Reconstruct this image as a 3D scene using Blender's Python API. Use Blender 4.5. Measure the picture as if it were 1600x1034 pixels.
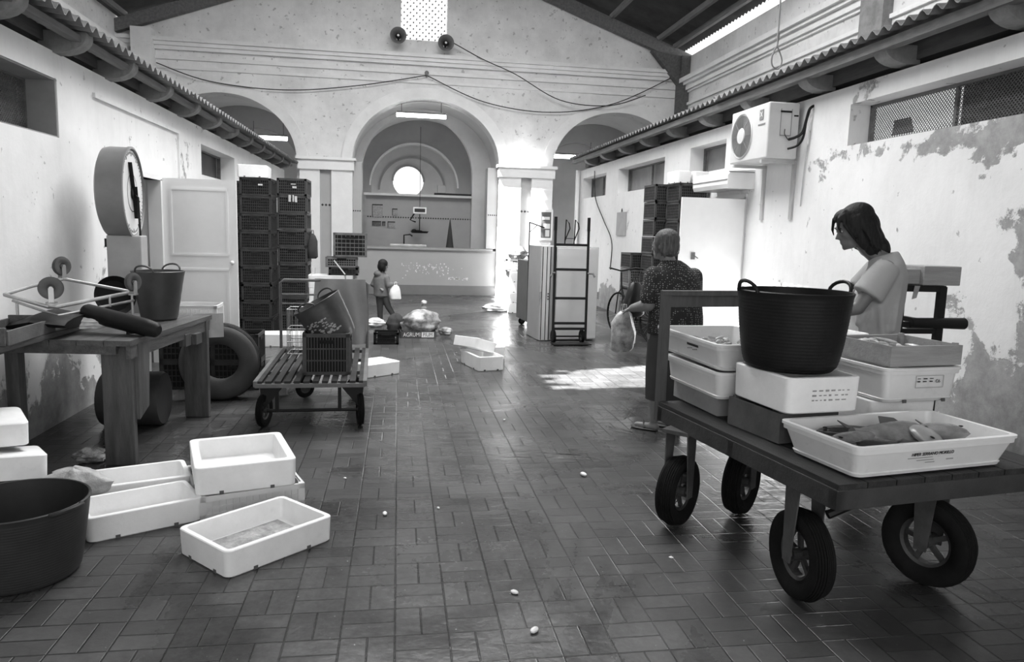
import bpy, bmesh, math, random
from mathutils import Vector, Matrix, Euler
PI = math.pi
rnd = random.Random(7)
C = bpy.context.scene.collection
for o in list(bpy.data.objects): bpy.data.objects.remove(o)
sc = bpy.context.scene
sc.view_settings.view_transform = 'Standard'; sc.view_settings.look = 'None'
sc.view_settings.gamma = 1.0; sc.view_settings.use_curve_mapping = False
sc.view_settings.exposure = 0.0
# ---------------- camera: eye height 1.58 m, looking down the hall, turned right and tipped down
FOC = 1150.0; ROLL = 0.008; EYE = 1.58
d = Vector((622 - 800, -(357 - 517), -FOC)).normalized()
u = Vector((math.sin(ROLL), math.cos(ROLL), 0)); u = (u - d * u.dot(d)).normalized()
r = d.cross(u)
cam = bpy.data.cameras.new('camera'); cam.sensor_width = 36; cam.lens = 36 * FOC / 1600
camo = bpy.data.objects.new('camera', cam); C.objects.link(camo)
M3 = Matrix((r, d, u))
camo.matrix_world = Matrix.Translation((0, 0, EYE)) @ M3.to_4x4()
cam.clip_start = 0.05
sc.camera = camo
# ---------------- world, sun, added fill lamps
world = bpy.data.worlds.new('sky'); sc.world = world; world.use_nodes = True
bg = world.node_tree.nodes['Background']
bg.inputs[0].default_value = (0.9, 0.9, 0.9, 1); bg.inputs[1].default_value = 1.6
SUN = Vector((0.50, 0.25, -0.83)).normalized()
sl = bpy.data.lights.new('sun', 'SUN'); sl.energy = 60.0; sl.angle = 0.009
so = bpy.data.objects.new('sun', sl); C.objects.link(so)
so.rotation_euler = SUN.to_track_quat('-Z', 'Y').to_euler()
so.location = (-6, -4, 14)
def area(name, loc, aim, sx, sy, e):
    l = bpy.data.lights.new(name, 'AREA'); l.shape = 'RECTANGLE'; l.size = sx; l.size_y = sy; l.energy = e
    o = bpy.data.objects.new(name, l); C.objects.link(o); o.location = loc
    o.rotation_euler = (Vector(aim) - Vector(loc)).to_track_quat('-Z', 'Y').to_euler()
    return o
area('near_overhead_fill', (0.8, 3.2, 7.2), (0.8, 3.4, 0), 3.0, 4.0, 95)  # added overhead fill for the near floor; the roof is closed above it
area('far_overhead_fill', (0.8, 9.3, 7.2), (0.6, 9.8, 0), 5.5, 5.5, 1150)  # added overhead fill that brightens the stall walls and arcade, no skylight there
area('rear_fill', (0.8, -3.3, 2.6), (0.8, 4, 1.6), 6.0, 4.2, 85)  # added fill lamp behind the camera, stands in for outdoor light
# ---------------- materials
MAT = {}
def nt(name):
    m = bpy.data.materials.new(name); m.use_nodes = True
    n = m.node_tree; b = n.nodes['Principled BSDF']
    return m, n, b
def add(n, t, **kw):
    x = n.nodes.new(t)
    for k, v in kw.items(): setattr(x, k, v)
    return x
def ramp(n, src, stops):
    c = add(n, 'ShaderNodeValToRGB'); n.links.new(src, c.inputs[0])
    e = c.color_ramp.elements
    while len(e) < len(stops): e.new(0.5)
    for i, (p, v) in enumerate(stops):
        e[i].position = p; e[i].color = (v, v, v, 1)
    return c.outputs[0]
def noise(n, co, scale, detail=4, rough=0.6, dist=0.0):
    t = add(n, 'ShaderNodeTexNoise'); t.inputs['Scale'].default_value = scale
    t.inputs['Detail'].default_value = detail; t.inputs['Roughness'].default_value = rough
    t.inputs['Distortion'].default_value = dist
    if co is not None: n.links.new(co, t.inputs['Vector'])
    return t.outputs['Fac']
def mth(n, op, a, b=None, c=None, clamp=False):
    m = add(n, 'ShaderNodeMath', operation=op); m.use_clamp = clamp
    for i, v in enumerate((a, b, c)):
        if v is None: continue
        if isinstance(v, (int, float)): m.inputs[i].default_value = v
        else: n.links.new(v, m.inputs[i])
    return m.outputs[0]
def mixc(n, f, a, b):
    m = add(n, 'ShaderNodeMix', data_type='RGBA')
    if isinstance(f, (int, float)): m.inputs[0].default_value = f
    else: n.links.new(f, m.inputs[0])
    for i, v in ((6, a), (7, b)):
        if isinstance(v, (int, float)): m.inputs[i].default_value = (v, v, v, 1)
        else: n.links.new(v, m.inputs[i])
    return m.outputs[2]
def bump(n, b, h, s, dist=0.01):
    bp = add(n, 'ShaderNodeBump'); bp.inputs['Strength'].default_value = s; bp.inputs['Distance'].default_value = dist
    n.links.new(h, bp.inputs['Height']); n.links.new(bp.outputs[0], b.inputs['Normal'])
def M(name, v, rough=0.6, var=0.15, scale=6.0, bmp=0.0, metal=0.0, dirt=0.0, stretch=None, spec=0.5, bscale=None):
    """plain grey surface: value v, soft mottling, darker dirt specks, optional grain"""
    if name in MAT: return MAT[name]
    m, n, b = nt(name)
    tc = add(n, 'ShaderNodeTexCoord'); co = tc.outputs['Object']
    if stretch:
        mp = add(n, 'ShaderNodeMapping'); mp.inputs['Scale'].default_value = stretch
        n.links.new(co, mp.inputs[0]); co = mp.outputs[0]
    f = noise(n, co, scale, 5, 0.65)
    col = ramp(n, f, [(0.3, v * (1 - var)), (0.7, min(1, v * (1 + var)))])
    if dirt > 0:
        g = noise(n, co, scale * 2.3, 6, 0.75, 0.4)
        gm = ramp(n, g, [(0.60 - 0.12 * dirt, 0.0), (0.72, 1.0)])
        gm2 = mth(n, 'MULTIPLY', gm, min(1.0, 0.9 * dirt))
        col = mixc(n, gm2, col, v * 0.35)
    n.links.new(col, b.inputs['Base Color'])
    b.inputs['Roughness'].default_value = rough; b.inputs['Metallic'].default_value = metal
    b.inputs['Specular IOR Level'].default_value = spec
    if bmp > 0: bump(n, b, noise(n, co, bscale or scale * 4, 5, 0.7), bmp, 0.01)
    MAT[name] = m; return m
def emis(name, v, s):
    if name in MAT: return MAT[name]
    m, n, b = nt(name); b.inputs['Base Color'].default_value = (v, v, v, 1)
    b.inputs['Emission Color'].default_value = (1, 1, 1, 1); b.inputs['Emission Strength'].default_value = s
    MAT[name] = m; return m
# ---------------- mesh helpers
def col_mat(m):   # matrix columns helper
    return m
class MB:
    def __init__(s): s.bm = bmesh.new()
    def quad(s, vs): return s.bm.faces.new([s.bm.verts.new(Vector(v)) for v in vs])
    def box(s, c, size, rot=None, bev=0.0):
        hx, hy, hz = (a / 2 for a in size)
        R = Matrix.Identity(3)
        if rot is not None: R = Euler(rot).to_matrix() if not isinstance(rot, Matrix) else rot
        vs = [s.bm.verts.new(Vector(c) + R @ Vector((x, y, z))) for x in (-hx, hx) for y in (-hy, hy) for z in (-hz, hz)]
        fs = [s.bm.faces.new([vs[i] for i in f]) for f in ((0,1,3,2),(4,6,7,5),(0,4,5,1),(2,3,7,6),(0,2,6,4),(1,5,7,3))]
        if bev > 0:
            es = list({e for f in fs for e in f.edges})
            bmesh.ops.bevel(s.bm, geom=es, offset=bev, segments=2, affect='EDGES', profile=0.5)
        return s
    def bar(s, p, q, w, h, up=(0, 0, 1)):
        p, q = Vector(p), Vector(q); z = (q - p); L = z.length; z.normalize()
        upv = Vector(up)
        if abs(z.dot(upv)) > 0.98: upv = Vector((1, 0, 0))
        x = z.cross(upv).normalized(); y = x.cross(z).normalized()
        R = Matrix((x, z, y)).transposed()
        return s.box((p + q) / 2, (w, L, h), R)
    def ring(s, c, ax, ay, n, pw=2.0):
        out = []
        for i in range(n):
            a = 2 * PI * i / n; ca, sa = math.cos(a), math.sin(a)
            k = 1.0
            if pw != 2.0:
                k = 1.0 / ((abs(ca) ** pw + abs(sa) ** pw) ** (1.0 / pw))
            out.append(s.bm.verts.new(Vector(c) + Vector(ax) * ca * k + Vector(ay) * sa * k))
        return out
    def skin(s, rings, cap=(True, True), close=False):
        for a, b in zip(rings, rings[1:]):
            n = len(a)
            for i in range(n): s.bm.faces.new((a[i], a[(i + 1) % n], b[(i + 1) % n], b[i]))
        if cap[0]: s.bm.faces.new(rings[0][::-1])
        if cap[1]: s.bm.faces.new(rings[-1])
        return s
    def loft(s, secs, n=20, cap=(True, True)):
        """secs: (centre, half-axis vector a, half-axis vector b[, power])"""
        return s.skin([s.ring(q[0], q[1], q[2], n, q[3] if len(q) > 3 else 2.0) for q in secs], cap)
    def cyl(s, p, q, r1, r2=None, n=16, cap=True):
        if r2 is None: r2 = r1
        p, q = Vector(p), Vector(q); z = (q - p).normalized()
        x = z.orthogonal().normalized(); y = z.cross(x)
        return s.skin([s.ring(p, x * r1, y * r1, n), s.ring(q, x * r2, y * r2, n)], (cap, cap))
    def tube(s, pts, r, n=8):
        pts = [Vector(p) for p in pts]; rr = []
        prev = None
        for i, p in enumerate(pts):
            t = (pts[min(i + 1, len(pts) - 1)] - pts[max(i - 1, 0)]).normalized()
            x = t.orthogonal().normalized() if prev is None else (prev - t * prev.dot(t)).normalized()
            prev = x; y = t.cross(x)
            ri = r[i] if isinstance(r, (list, tuple)) else r
            rr.append(s.ring(p, x * ri, y * ri, n))
        return s.skin(rr)
    def lathe(s, prof, c=(0, 0, 0), axis='Z', n=32, cap=(False, False)):
        """prof: (radius, height) pairs"""
        c = Vector(c)
        if axis == 'Z': X, Y, Z = Vector((1,0,0)), Vector((0,1,0)), Vector((0,0,1))
        elif axis == 'X': X, Y, Z = Vector((0,1,0)), Vector((0,0,1)), Vector((1,0,0))
        elif axis == 'Y': X, Y, Z = Vector((0,0,1)), Vector((1,0,0)), Vector((0,1,0))
        else:
            Z = Vector(axis).normalized(); X = Z.orthogonal().normalized(); Y = Z.cross(X)
        return s.skin([s.ring(c + Z * h, X * max(rr, 1e-4), Y * max(rr, 1e-4), n) for rr, h in prof], cap)
    def ell(s, c, r, rot=None, n=16, m=10):
        R = Euler(rot).to_matrix() if rot is not None else Matrix.Identity(3)
        rr = []
        for j in range(m + 1):
            a = -PI / 2 + PI * (j + 0.001 + (-0.002 if j == m else 0)) / m if j in (0, m) else -PI / 2 + PI * j / m
            cz, rz = math.sin(a), max(math.cos(a), 0.02)
            rr.append(s.ring(Vector(c) + R @ Vector((0, 0, r[2] * cz)), R @ Vector((r[0] * rz, 0, 0)), R @ Vector((0, r[1] * rz, 0)), n))
        return s.skin(rr)
    def capsule(s, p, q, r1, r2, n=12):
        p, q = Vector(p), Vector(q); z = (q - p).normalized(); x = z.orthogonal().normalized(); y = z.cross(x)
        L = (q - p).length; secs = []
        for k in range(1, 5):
            a = PI / 2 * k / 4; secs.append((p - z * r1 * math.cos(a), r1 * math.sin(a)))
        for k in range(1, 4):
            t = k / 4; secs.append((p.lerp(q, t), r1 + (r2 - r1) * t))
        for k in range(4, 0, -1):
            a = PI / 2 * k / 4; secs.append((q + z * r2 * math.cos(a), r2 * math.sin(a)))
        return s.skin([s.ring(c, x * w, y * w, n) for c, w in secs])
    def prism(s, poly, vec):
        a = [s.bm.verts.new(Vector(p)) for p in poly]; v = Vector(vec)
        b = [s.bm.verts.new(Vector(p) + v) for p in poly]
        s.bm.faces.new(a[::-1]); s.bm.faces.new(b)
        n = len(a)
        for i in range(n): s.bm.faces.new((a[i], a[(i + 1) % n], b[(i + 1) % n], b[i]))
        return s
    def rrect(s, z, lx, ly, rad, n=5, c=(0, 0)):
        out = []
        rad = min(rad, lx / 2 - 1e-4, ly / 2 - 1e-4)
        for k, (sx, sy) in enumerate(((1, 1), (-1, 1), (-1, -1), (1, -1))):
            cx, cy = sx * (lx / 2 - rad), sy * (ly / 2 - rad)
            for i in range(n + 1):
                a = PI / 2 * (k + i / n)
                out.append(s.bm.verts.new((c[0] + cx + rad * math.cos(a), c[1] + cy + rad * math.sin(a), z)))
        return out
    def tray(s, secs, n=4):
        """secs: (z, length, width, corner radius) outside up, over the rim and down inside; closed both ends"""
        return s.skin([s.rrect(z, a, b, rd, n) for z, a, b, rd in secs])
def obj(name, mb, mat, parent=None, smooth=False, loc=None, rot=None, kind=None, label=None, mods=None, angle=40):
    bm = mb.bm if isinstance(mb, MB) else mb
    bmesh.ops.recalc_face_normals(bm, faces=bm.faces)
    me = bpy.data.meshes.new(name)
    if smooth:
        for f in bm.faces: f.smooth = True
        for e in bm.edges:
            if len(e.link_faces) == 2 and e.calc_face_angle(0) > math.radians(angle): e.smooth = False
    bm.to_mesh(me); bm.free()
    me.materials.append(mat)
    o = bpy.data.objects.new(name, me); C.objects.link(o)
    if parent is not None: o.parent = parent
    if loc is not None: o.location = loc
    if rot is not None: o.rotation_euler = rot
    if kind: o['kind'] = kind
    if label: o['label'] = label
    return o
def tag(o, label, cat, group=None, kind=None):
    o['label'] = label; o['category'] = cat
    if group: o['group'] = group
    if kind: o['kind'] = kind
    return o
def thing(name, label, cat, loc=(0, 0, 0), rz=0, group=None, rot=None):
    o = bpy.data.objects.new(name, None); C.objects.link(o); o.empty_display_size = 0.1
    o.location = loc; o.rotation_euler = rot if rot is not None else (0, 0, rz)
    return tag(o, label, cat, group)
def struct(name, mb, mat, parent=None, **kw):
    o = obj(name, mb, mat, parent, **kw)
    if parent is None: o['kind'] = 'structure'
    return o
KIDS = {}
def children(o): return [c for c in bpy.data.objects if c.parent == o]
def copy_tree(o, loc, rot, label, group=None):
    if o not in KIDS: KIDS[o] = [(c, children(c)) for c in children(o)]
    r_ = o.copy(); C.objects.link(r_); r_.location = loc; r_.rotation_euler = rot if not isinstance(rot, (int, float)) else (0, 0, rot)
    r_['label'] = label
    if group: r_['group'] = group
    for c, gs in KIDS[o]:
        cc = c.copy(); C.objects.link(cc); cc.parent = r_
        for g in gs:
            gg = g.copy(); C.objects.link(gg); gg.parent = cc
    return r_
class Kind:
    """first placement moves the prototype, later ones copy it"""
    def __init__(s, make): s.make = make; s.first = None
    def put(s, loc, rot, label, group=None):
        if s.first is None:
            s.first = s.make(); o = s.first
            o.location = loc; o.rotation_euler = rot if not isinstance(rot, (int, float)) else (0, 0, rot)
            o['label'] = label
            if group: o['group'] = group
            return o
        return copy_tree(s.first, loc, rot, label, group)
def lettering(txt, size, mat, parent, loc, rot, depth=0.0008, name='lettering', align='CENTER', sx=1.0):
    cu = bpy.data.curves.new('letters', 'FONT'); cu.body = txt; cu.size = size; cu.extrude = depth
    cu.align_x = align; cu.align_y = 'CENTER'
    t = bpy.data.objects.new('letters', cu); C.objects.link(t)
    dg = bpy.context.evaluated_depsgraph_get(); dg.update()
    me = bpy.data.meshes.new_from_object(t.evaluated_get(dg))
    bpy.data.objects.remove(t)
    me.materials.clear(); me.materials.append(mat)
    o = bpy.data.objects.new(name, me); C.objects.link(o); o.parent = parent
    o.location = loc; o.rotation_euler = rot; o.scale = (sx, 1, 1)
    return o
def wire(name, pts, r, mat, parent=None):
    """a smooth cable through the points (Catmull-Rom)"""
    P = [Vector(p) for p in pts]; P = [P[0]] + P + [P[-1]]; out = []
    for i in range(1, len(P) - 2):
        for k in range(8):
            t = k / 8; a, b, c, e = P[i-1], P[i], P[i+1], P[i+2]
            out.append(0.5 * ((2*b) + (c-a)*t + (2*a-5*b+4*c-e)*t*t + (3*b-a-3*c+e)*t**3))
    out.append(P[-2])
    return obj(name, MB().tube(out, r, 6), mat, parent, smooth=True)
# ================= surfaces of the building
def plaster(name, white, grey, seed, low=0.9, patch=0.0, side=None, spk=0.70, st=0.86):
    """whitewash over grey render: peeled patches, more of them low on the wall (damp) and, on the right wall, near its front end"""
    m, n, b = nt(name)
    tc = add(n, 'ShaderNodeTexCoord'); mp = add(n, 'ShaderNodeMapping'); mp.inputs['Location'].default_value = (seed, seed * 0.7, seed * 1.3)
    n.links.new(tc.outputs['Object'], mp.inputs[0]); co = mp.outputs[0]
    sp = add(n, 'ShaderNodeSeparateXYZ'); n.links.new(tc.outputs['Object'], sp.inputs[0])
    big = noise(n, co, 1.1, 8, 0.62, 0.6); fine = noise(n, co, 7.0, 6, 0.7, 0.3)
    zl = mth(n, 'MULTIPLY', mth(n, 'SUBTRACT', low, sp.outputs['Z']), 0.28, clamp=True)
    mask = mth(n, 'ADD', mth(n, 'MULTIPLY', big, 0.75), mth(n, 'MULTIPLY', fine, 0.25))
    mask = mth(n, 'ADD', mask, mth(n, 'ADD', zl, patch))
    if side == 'R':
        yl = mth(n, 'MULTIPLY', mth(n, 'SUBTRACT', 5.6, sp.outputs['Y']), 0.06, clamp=True)
        y2 = mth(n, 'MULTIPLY', mth(n, 'SUBTRACT', 4.85, sp.outputs['Y']), 1.2, clamp=True)
        y2 = mth(n, 'MULTIPLY', y2, 0.24)
        zb = mth(n, 'SUBTRACT', 1.0, mth(n, 'MULTIPLY', mth(n, 'ABSOLUTE', mth(n, 'SUBTRACT', sp.outputs['Z'], 2.42)), 3.5), clamp=True)
        yw = mth(n, 'MULTIPLY', mth(n, 'SUBTRACT', 8.2, sp.outputs['Y']), 1.0, clamp=True)
        mask = mth(n, 'ADD', mask, mth(n, 'ADD', mth(n, 'ADD', yl, y2), mth(n, 'MULTIPLY', mth(n, 'MULTIPLY', zb, yw), 0.15)))
    pm = ramp(n, mask, [(0.60, 0), (0.625, 1)])
    deep = ramp(n, mask, [(0.80, 0), (0.90, 1)])
    stain = ramp(n, noise(n, co, 0.8, 7, 0.7), [(0.42, 1.0), (0.70, st)])
    mps = add(n, 'ShaderNodeMapping'); mps.inputs['Scale'].default_value = (5, 5, 0.5); n.links.new(tc.outputs['Object'], mps.inputs[0])
    drip = ramp(n, noise(n, mps.outputs[0], 1.6, 6, 0.7), [(0.5, 1.0), (0.8, 0.93)])
    wcol = mth(n, 'MULTIPLY', mth(n, 'MULTIPLY', stain, white), drip)
    speck = ramp(n, noise(n, co, 11, 3, 0.5), [(spk, 0.0), (spk + 0.035, 1.0)])
    wcol = mixc(n, mth(n, 'MULTIPLY', speck, 0.55), wcol, grey * 0.55)
    gcol = mth(n, 'MULTIPLY', ramp(n, noise(n, co, 5, 8, 0.75), [(0.3, 0.62), (0.7, 1.25)]), grey)
    col = mixc(n, pm, wcol, gcol); col = mixc(n, deep, col, grey * 0.5)
    n.links.new(col, b.inputs['Base Color']); b.inputs['Roughness'].default_value = 0.85
    h = mth(n, 'ADD', mth(n, 'MULTIPLY', pm, -1.0), mth(n, 'MULTIPLY', fine, 0.5))
    bump(n, b, h, 0.5, 0.012)
    return m
WALL_L = plaster('whitewash_left', 0.80, 0.34, 3.1, low=0.9, patch=-0.005)
WALL_R = plaster('whitewash_right', 0.80, 0.36, 11.7, low=0.9, patch=-0.01, side='R')
WALL_F = plaster('whitewash_arcade', 0.80, 0.42, 21.0, low=0.0, patch=-0.03, spk=0.655, st=0.74)
WALL_U = plaster('whitewash_upper', 0.74, 0.40, 31.0, low=0.0, patch=-0.03, spk=0.66, st=0.72)
MOULD = M('limewash_moulding', 0.76, 0.85, 0.08, 2.0, bmp=0.15, dirt=0.25)
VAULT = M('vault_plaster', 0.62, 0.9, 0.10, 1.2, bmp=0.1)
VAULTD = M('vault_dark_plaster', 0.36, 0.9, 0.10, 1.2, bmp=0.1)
DARKWOOD = M('dark_timber', 0.10, 0.75, 0.35, 3.0, bmp=0.4, stretch=(6, 0.6, 6))
GREYWOOD = M('grey_timber', 0.15, 0.8, 0.3, 3.0, bmp=0.4, stretch=(6, 0.6, 6))
SHEET = M('dark_roof_sheet', 0.028, 0.6, 0.4, 2.0, bmp=0.1)
TILE = M('fibre_cement_sheet', 0.17, 0.85, 0.35, 4.0, bmp=0.4, dirt=0.4)
CORB = M('weathered_corbel', 0.22, 0.85, 0.3, 5.0, bmp=0.4, dirt=0.4)
BLACKM = M('black_metal', 0.010, 0.5, 0.2, 8.0, spec=0.25)
BLACKP = M('black_plastic', 0.010, 0.5, 0.3, 7.0, bmp=0.12, spec=0.2)
DARKP = M('dark_crate_plastic', 0.030, 0.5, 0.3, 9.0, spec=0.3)
MIDP = M('mid_grey_crate_plastic', 0.16, 0.5, 0.25, 9.0)
WIRE = M('black_cable', 0.015, 0.6)
GALV = M('galvanised_steel', 0.42, 0.38, 0.2, 6.0, metal=0.7)
WPAINT = M('white_paint', 0.80, 0.35, 0.04, 3.0)
STYRO = M('white_polystyrene', 0.84, 0.75, 0.05, 9.0, bmp=0.12, dirt=0.12, bscale=60)
WPLAST = M('white_fish_box_plastic', 0.72, 0.35, 0.06, 5.0, dirt=0.22)
RUBBER = M('black_rubber', 0.010, 0.85, 0.3, 12.0, bmp=0.3, spec=0.15)
INK = M('black_ink', 0.03, 0.7)
BULB = emis('lit_tube', 0.9, 14.0)
# ---- floor: basket-weave pavers, two bricks to a 0.33 m square, wet
def floor_mat():
    m, n, b = nt('wet_basketweave_pavers')
    tc = add(n, 'ShaderNodeTexCoord'); sp = add(n, 'ShaderNodeSeparateXYZ'); co = tc.outputs['Object']; n.links.new(co, sp.inputs[0])
    w = 0.21
    ux = mth(n, 'DIVIDE', sp.outputs['X'], w); vy = mth(n, 'DIVIDE', sp.outputs['Y'], w)
    cu, cv = mth(n, 'FLOOR', ux), mth(n, 'FLOOR', vy)
    fu, fv = mth(n, 'SUBTRACT', ux, cu), mth(n, 'SUBTRACT', vy, cv)
    par = mth(n, 'FLOORED_MODULO', mth(n, 'ADD', cu, cv), 2.0)
    inv = mth(n, 'SUBTRACT', 1.0, par)
    s_ = mth(n, 'ADD', mth(n, 'MULTIPLY', fu, par), mth(n, 'MULTIPLY', fv, inv))
    t_ = mth(n, 'ADD', mth(n, 'MULTIPLY', fv, par), mth(n, 'MULTIPLY', fu, inv))
    s2 = mth(n, 'MULTIPLY', s_, 2.0); si = mth(n, 'FLOOR', s2); sf = mth(n, 'SUBTRACT', s2, si)
    e1 = mth(n, 'MULTIPLY', mth(n, 'MINIMUM', sf, mth(n, 'SUBTRACT', 1.0, sf)), w / 2)
    e2 = mth(n, 'MULTIPLY', mth(n, 'MINIMUM', t_, mth(n, 'SUBTRACT', 1.0, t_)), w)
    wob = mth(n, 'MULTIPLY', mth(n, 'SUBTRACT', noise(n, co, 40, 3), 0.5), 0.004)
    e = mth(n, 'ADD', mth(n, 'MINIMUM', e1, e2), wob)
    brick = mth(n, 'DIVIDE', mth(n, 'SUBTRACT', e, 0.0014), 0.0035, clamp=True)     # 0 in the joint, 1 on the brick
    cb = add(n, 'ShaderNodeCombineXYZ'); n.links.new(cu, cb.inputs[0]); n.links.new(cv, cb.inputs[1]); n.links.new(si, cb.inputs[2])
    wn = add(n, 'ShaderNodeTexWhiteNoise'); n.links.new(cb.outputs[0], wn.inputs[0])
    wear = noise(n, co, 1.3, 8, 0.7, 0.5); fine = noise(n, co, 30, 6, 0.7)
    base = mth(n, 'MULTIPLY', ramp(n, wear, [(0.3, 0.034), (0.7, 0.085)]), mth(n, 'ADD', 0.8, mth(n, 'MULTIPLY', wn.outputs[0], 0.4)))
    base = mth(n, 'MULTIPLY', base, ramp(n, fine, [(0.3, 0.8), (0.7, 1.2)]))
    jm = ramp(n, noise(n, co, 0.9, 5, 0.6), [(0.4, 0.55), (0.65, 1.0)])             # joints clogged with silt in places
    jf = mth(n, 'MULTIPLY', mth(n, 'SUBTRACT', 1.0, brick), jm)
    col = mixc(n, jf, base, 0.012)
    litter = ramp(n, noise(n, co, 55, 2, 0.5), [(0.74, 0.0), (0.76, 1.0)])
    col = mixc(n, mth(n, 'MULTIPLY', litter, 0.5), col, 0.5)
    n.links.new(col, b.inputs['Base Color'])
    wet = noise(n, co, 0.55, 6, 0.55, 0.8)
    wm = ramp(n, wet, [(0.44, 0.0), (0.56, 1.0)])                                   # 1 = standing water film
    ro = mth(n, 'ADD', mth(n, 'MULTIPLY', mth(n, 'SUBTRACT', 1.0, wm), 0.26), mth(n, 'MULTIPLY', fine, 0.10))
    ro = mth(n, 'ADD', ro, 0.05)
    n.links.new(ro, b.inputs['Roughness'])
    b.inputs['IOR'].default_value = 1.42
    puddle = ramp(n, wet, [(0.56, 0.0), (0.63, 1.0)])
    h = mth(n, 'ADD', mth(n, 'MULTIPLY', brick, 0.9), mth(n, 'ADD', mth(n, 'MULTIPLY', fine, 0.35), mth(n, 'MULTIPLY', noise(n, co, 6, 3), 0.8)))
    h = mth(n, 'MULTIPLY', h, mth(n, 'SUBTRACT', 1.0, mth(n, 'MULTIPLY', puddle, 0.80)))
    bump(n, b, h, 0.55, 0.006)
    return m
FLOOR = floor_mat()
mb = MB(); mb.box((0.4, 8.0, -0.05), (14.4, 24.0, 0.1)); struct('floor', mb, FLOOR)
XL, XR, HL, HR = -2.6, 4.4, 2.84, 3.10      # the two stall fronts
NL, NR, YA = -6.1, 6.95, 18.0               # the hall's own side walls, the arcade at the far end
def holed_wall(mb, x, th, y0, y1, z1, holes):
    ys = sorted({y0, y1} | {h[0] for h in holes} | {h[1] for h in holes})
    for a, b_ in zip(ys, ys[1:]):
        hs = sorted((h[2], h[3]) for h in holes if h[0] <= a + 1e-6 and h[1] >= b_ - 1e-6)
        z = 0
        for p, q in hs:
            if p > z: mb.box((x, (a + b_) / 2, (z + p) / 2), (th, b_ - a, p - z))
            z = q
        if z < z1: mb.box((x, (a + b_) / 2, (z + z1) / 2), (th, b_ - a, z1 - z))
WL = [(5.0, 6.32, 2.20, 2.64), (10.55, 12.6, 2.22, 2.62), (8.0, 8.75, 0.0, 2.03)]      # windows, doorway
WR = [(4.2, 6.9, 2.52, 2.92), (9.7, 10.95, 2.52, 2.92), (12.05, 14.7, 2.42, 2.90), (15.6, 17.6, 2.42, 2.90), (9.0, 9.9, 0.0, 2.1)]
mb = MB(); holed_wall(mb, XL - 0.15, 0.30, -3.0, YA - 0.1, HL, WL)
struct('wall_left', mb, WALL_L)
mb = MB(); holed_wall(mb, XR + 0.15, 0.30, -3.0, YA - 0.1, HR, WR)
struct('wall_right', mb, WALL_R)
# dark rooms behind the stall fronts
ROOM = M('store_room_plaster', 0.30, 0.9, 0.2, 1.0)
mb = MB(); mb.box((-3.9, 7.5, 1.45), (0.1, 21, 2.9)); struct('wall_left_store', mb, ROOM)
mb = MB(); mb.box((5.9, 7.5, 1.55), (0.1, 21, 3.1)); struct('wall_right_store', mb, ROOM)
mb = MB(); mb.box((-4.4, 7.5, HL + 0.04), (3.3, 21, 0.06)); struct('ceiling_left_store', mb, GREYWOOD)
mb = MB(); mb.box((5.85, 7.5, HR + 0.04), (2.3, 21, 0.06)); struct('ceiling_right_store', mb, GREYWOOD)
# shallow recessed panel and blind recess on the left wall
mb = MB()
for (y0, y1, z0, z1) in ((7.0, 9.5, 2.62, 2.66), (9.46, 9.5, 2.1, 2.62)):
    mb.box((XL + 0.012, (y0 + y1) / 2, (z0 + z1) / 2), (0.024, y1 - y0, z1 - z0))
struct('trim_1', mb, MOULD)
# ---- corrugated eaves on corbels over both stall fronts
def corrugated(mb, y0, y1, pa, pb, pitch=0.155, amp=0.028, th=0.008, sub=6):
    """sheet whose waves run across the hall from pa=(x,z) to pb=(x,z)"""
    n = int((y1 - y0) / pitch * sub); prev = None
    for i in range(n + 1):
        y = y0 + (y1 - y0) * i / n; w = amp * math.sin(2 * PI * (y - y0) / pitch)
        a, b_ = Vector((pa[0], y, pa[1] + w)), Vector((pb[0], y, pb[1] + w))
        cur = [mb.bm.verts.new(v) for v in (a, b_, b_ - Vector((0, 0, th)), a - Vector((0, 0, th)))]
        if prev:
            for k in range(4): mb.bm.faces.new((prev[k], prev[(k + 1) % 4], cur[(k + 1) % 4], cur[k]))
        else: mb.bm.faces.new(cur[::-1])
        prev = cur
    mb.bm.faces.new(prev)
mb = MB(); corrugated(mb, -2.6, 9.0, (XL + 0.32, HL + 0.165), (NL + 0.35, HL + 0.55)); corrugated(mb, 8.95, YA - 0.3, (XL + 0.34, HL + 0.16), (NL + 0.35, HL + 0.54)); struct('roof_left_eave', mb, TILE, smooth=True)
mb = MB(); corrugated(mb, -2.6, 9.4, (XR - 0.36, HR + 0.27), (NR - 0.25, HR + 0.62)); corrugated(mb, 9.3, YA - 0.3, (XR - 0.33, HR + 0.265), (NR - 0.25, HR + 0.61)); struct('roof_right_eave', mb, TILE, smooth=True)
mb = MB(); mb.box((XL + 0.17, 7.5, HL + 0.10), (0.07, 20.4, 0.05)); struct('trim_2', mb, GREYWOOD)
mb = MB(); mb.box((XR - 0.22, 7.5, HR + 0.18), (0.10, 20.4, 0.08)); struct('trim_3', mb, GREYWOOD)
mb = MB(); mb.box((XL - 0.12, 7.5, HL + 0.20), (0.12, 20.4, 0.26)); struct('trim_4', mb, DARKWOOD)
mb = MB(); mb.box((XR + 0.12, 7.5, HR + 0.22), (0.12, 20.4, 0.30)); struct('trim_5', mb, DARKWOOD)
def corbel(sgn, wd):
    mb = MB(); prof = [(0.10 * sgn, 0.13), (-0.24 * sgn, 0.13)]
    for k in range(7):
        a = PI / 2 * k / 6
        prof.append((sgn * (-0.24 + 0.24 * (1 - math.cos(a))) , 0.10 - 0.13 * math.sin(a)))
    prof.append((0.10 * sgn, -0.03))
    mb.prism([(p[0], 0, p[1]) for p in prof], (0, wd, 0))
    return mb
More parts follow.
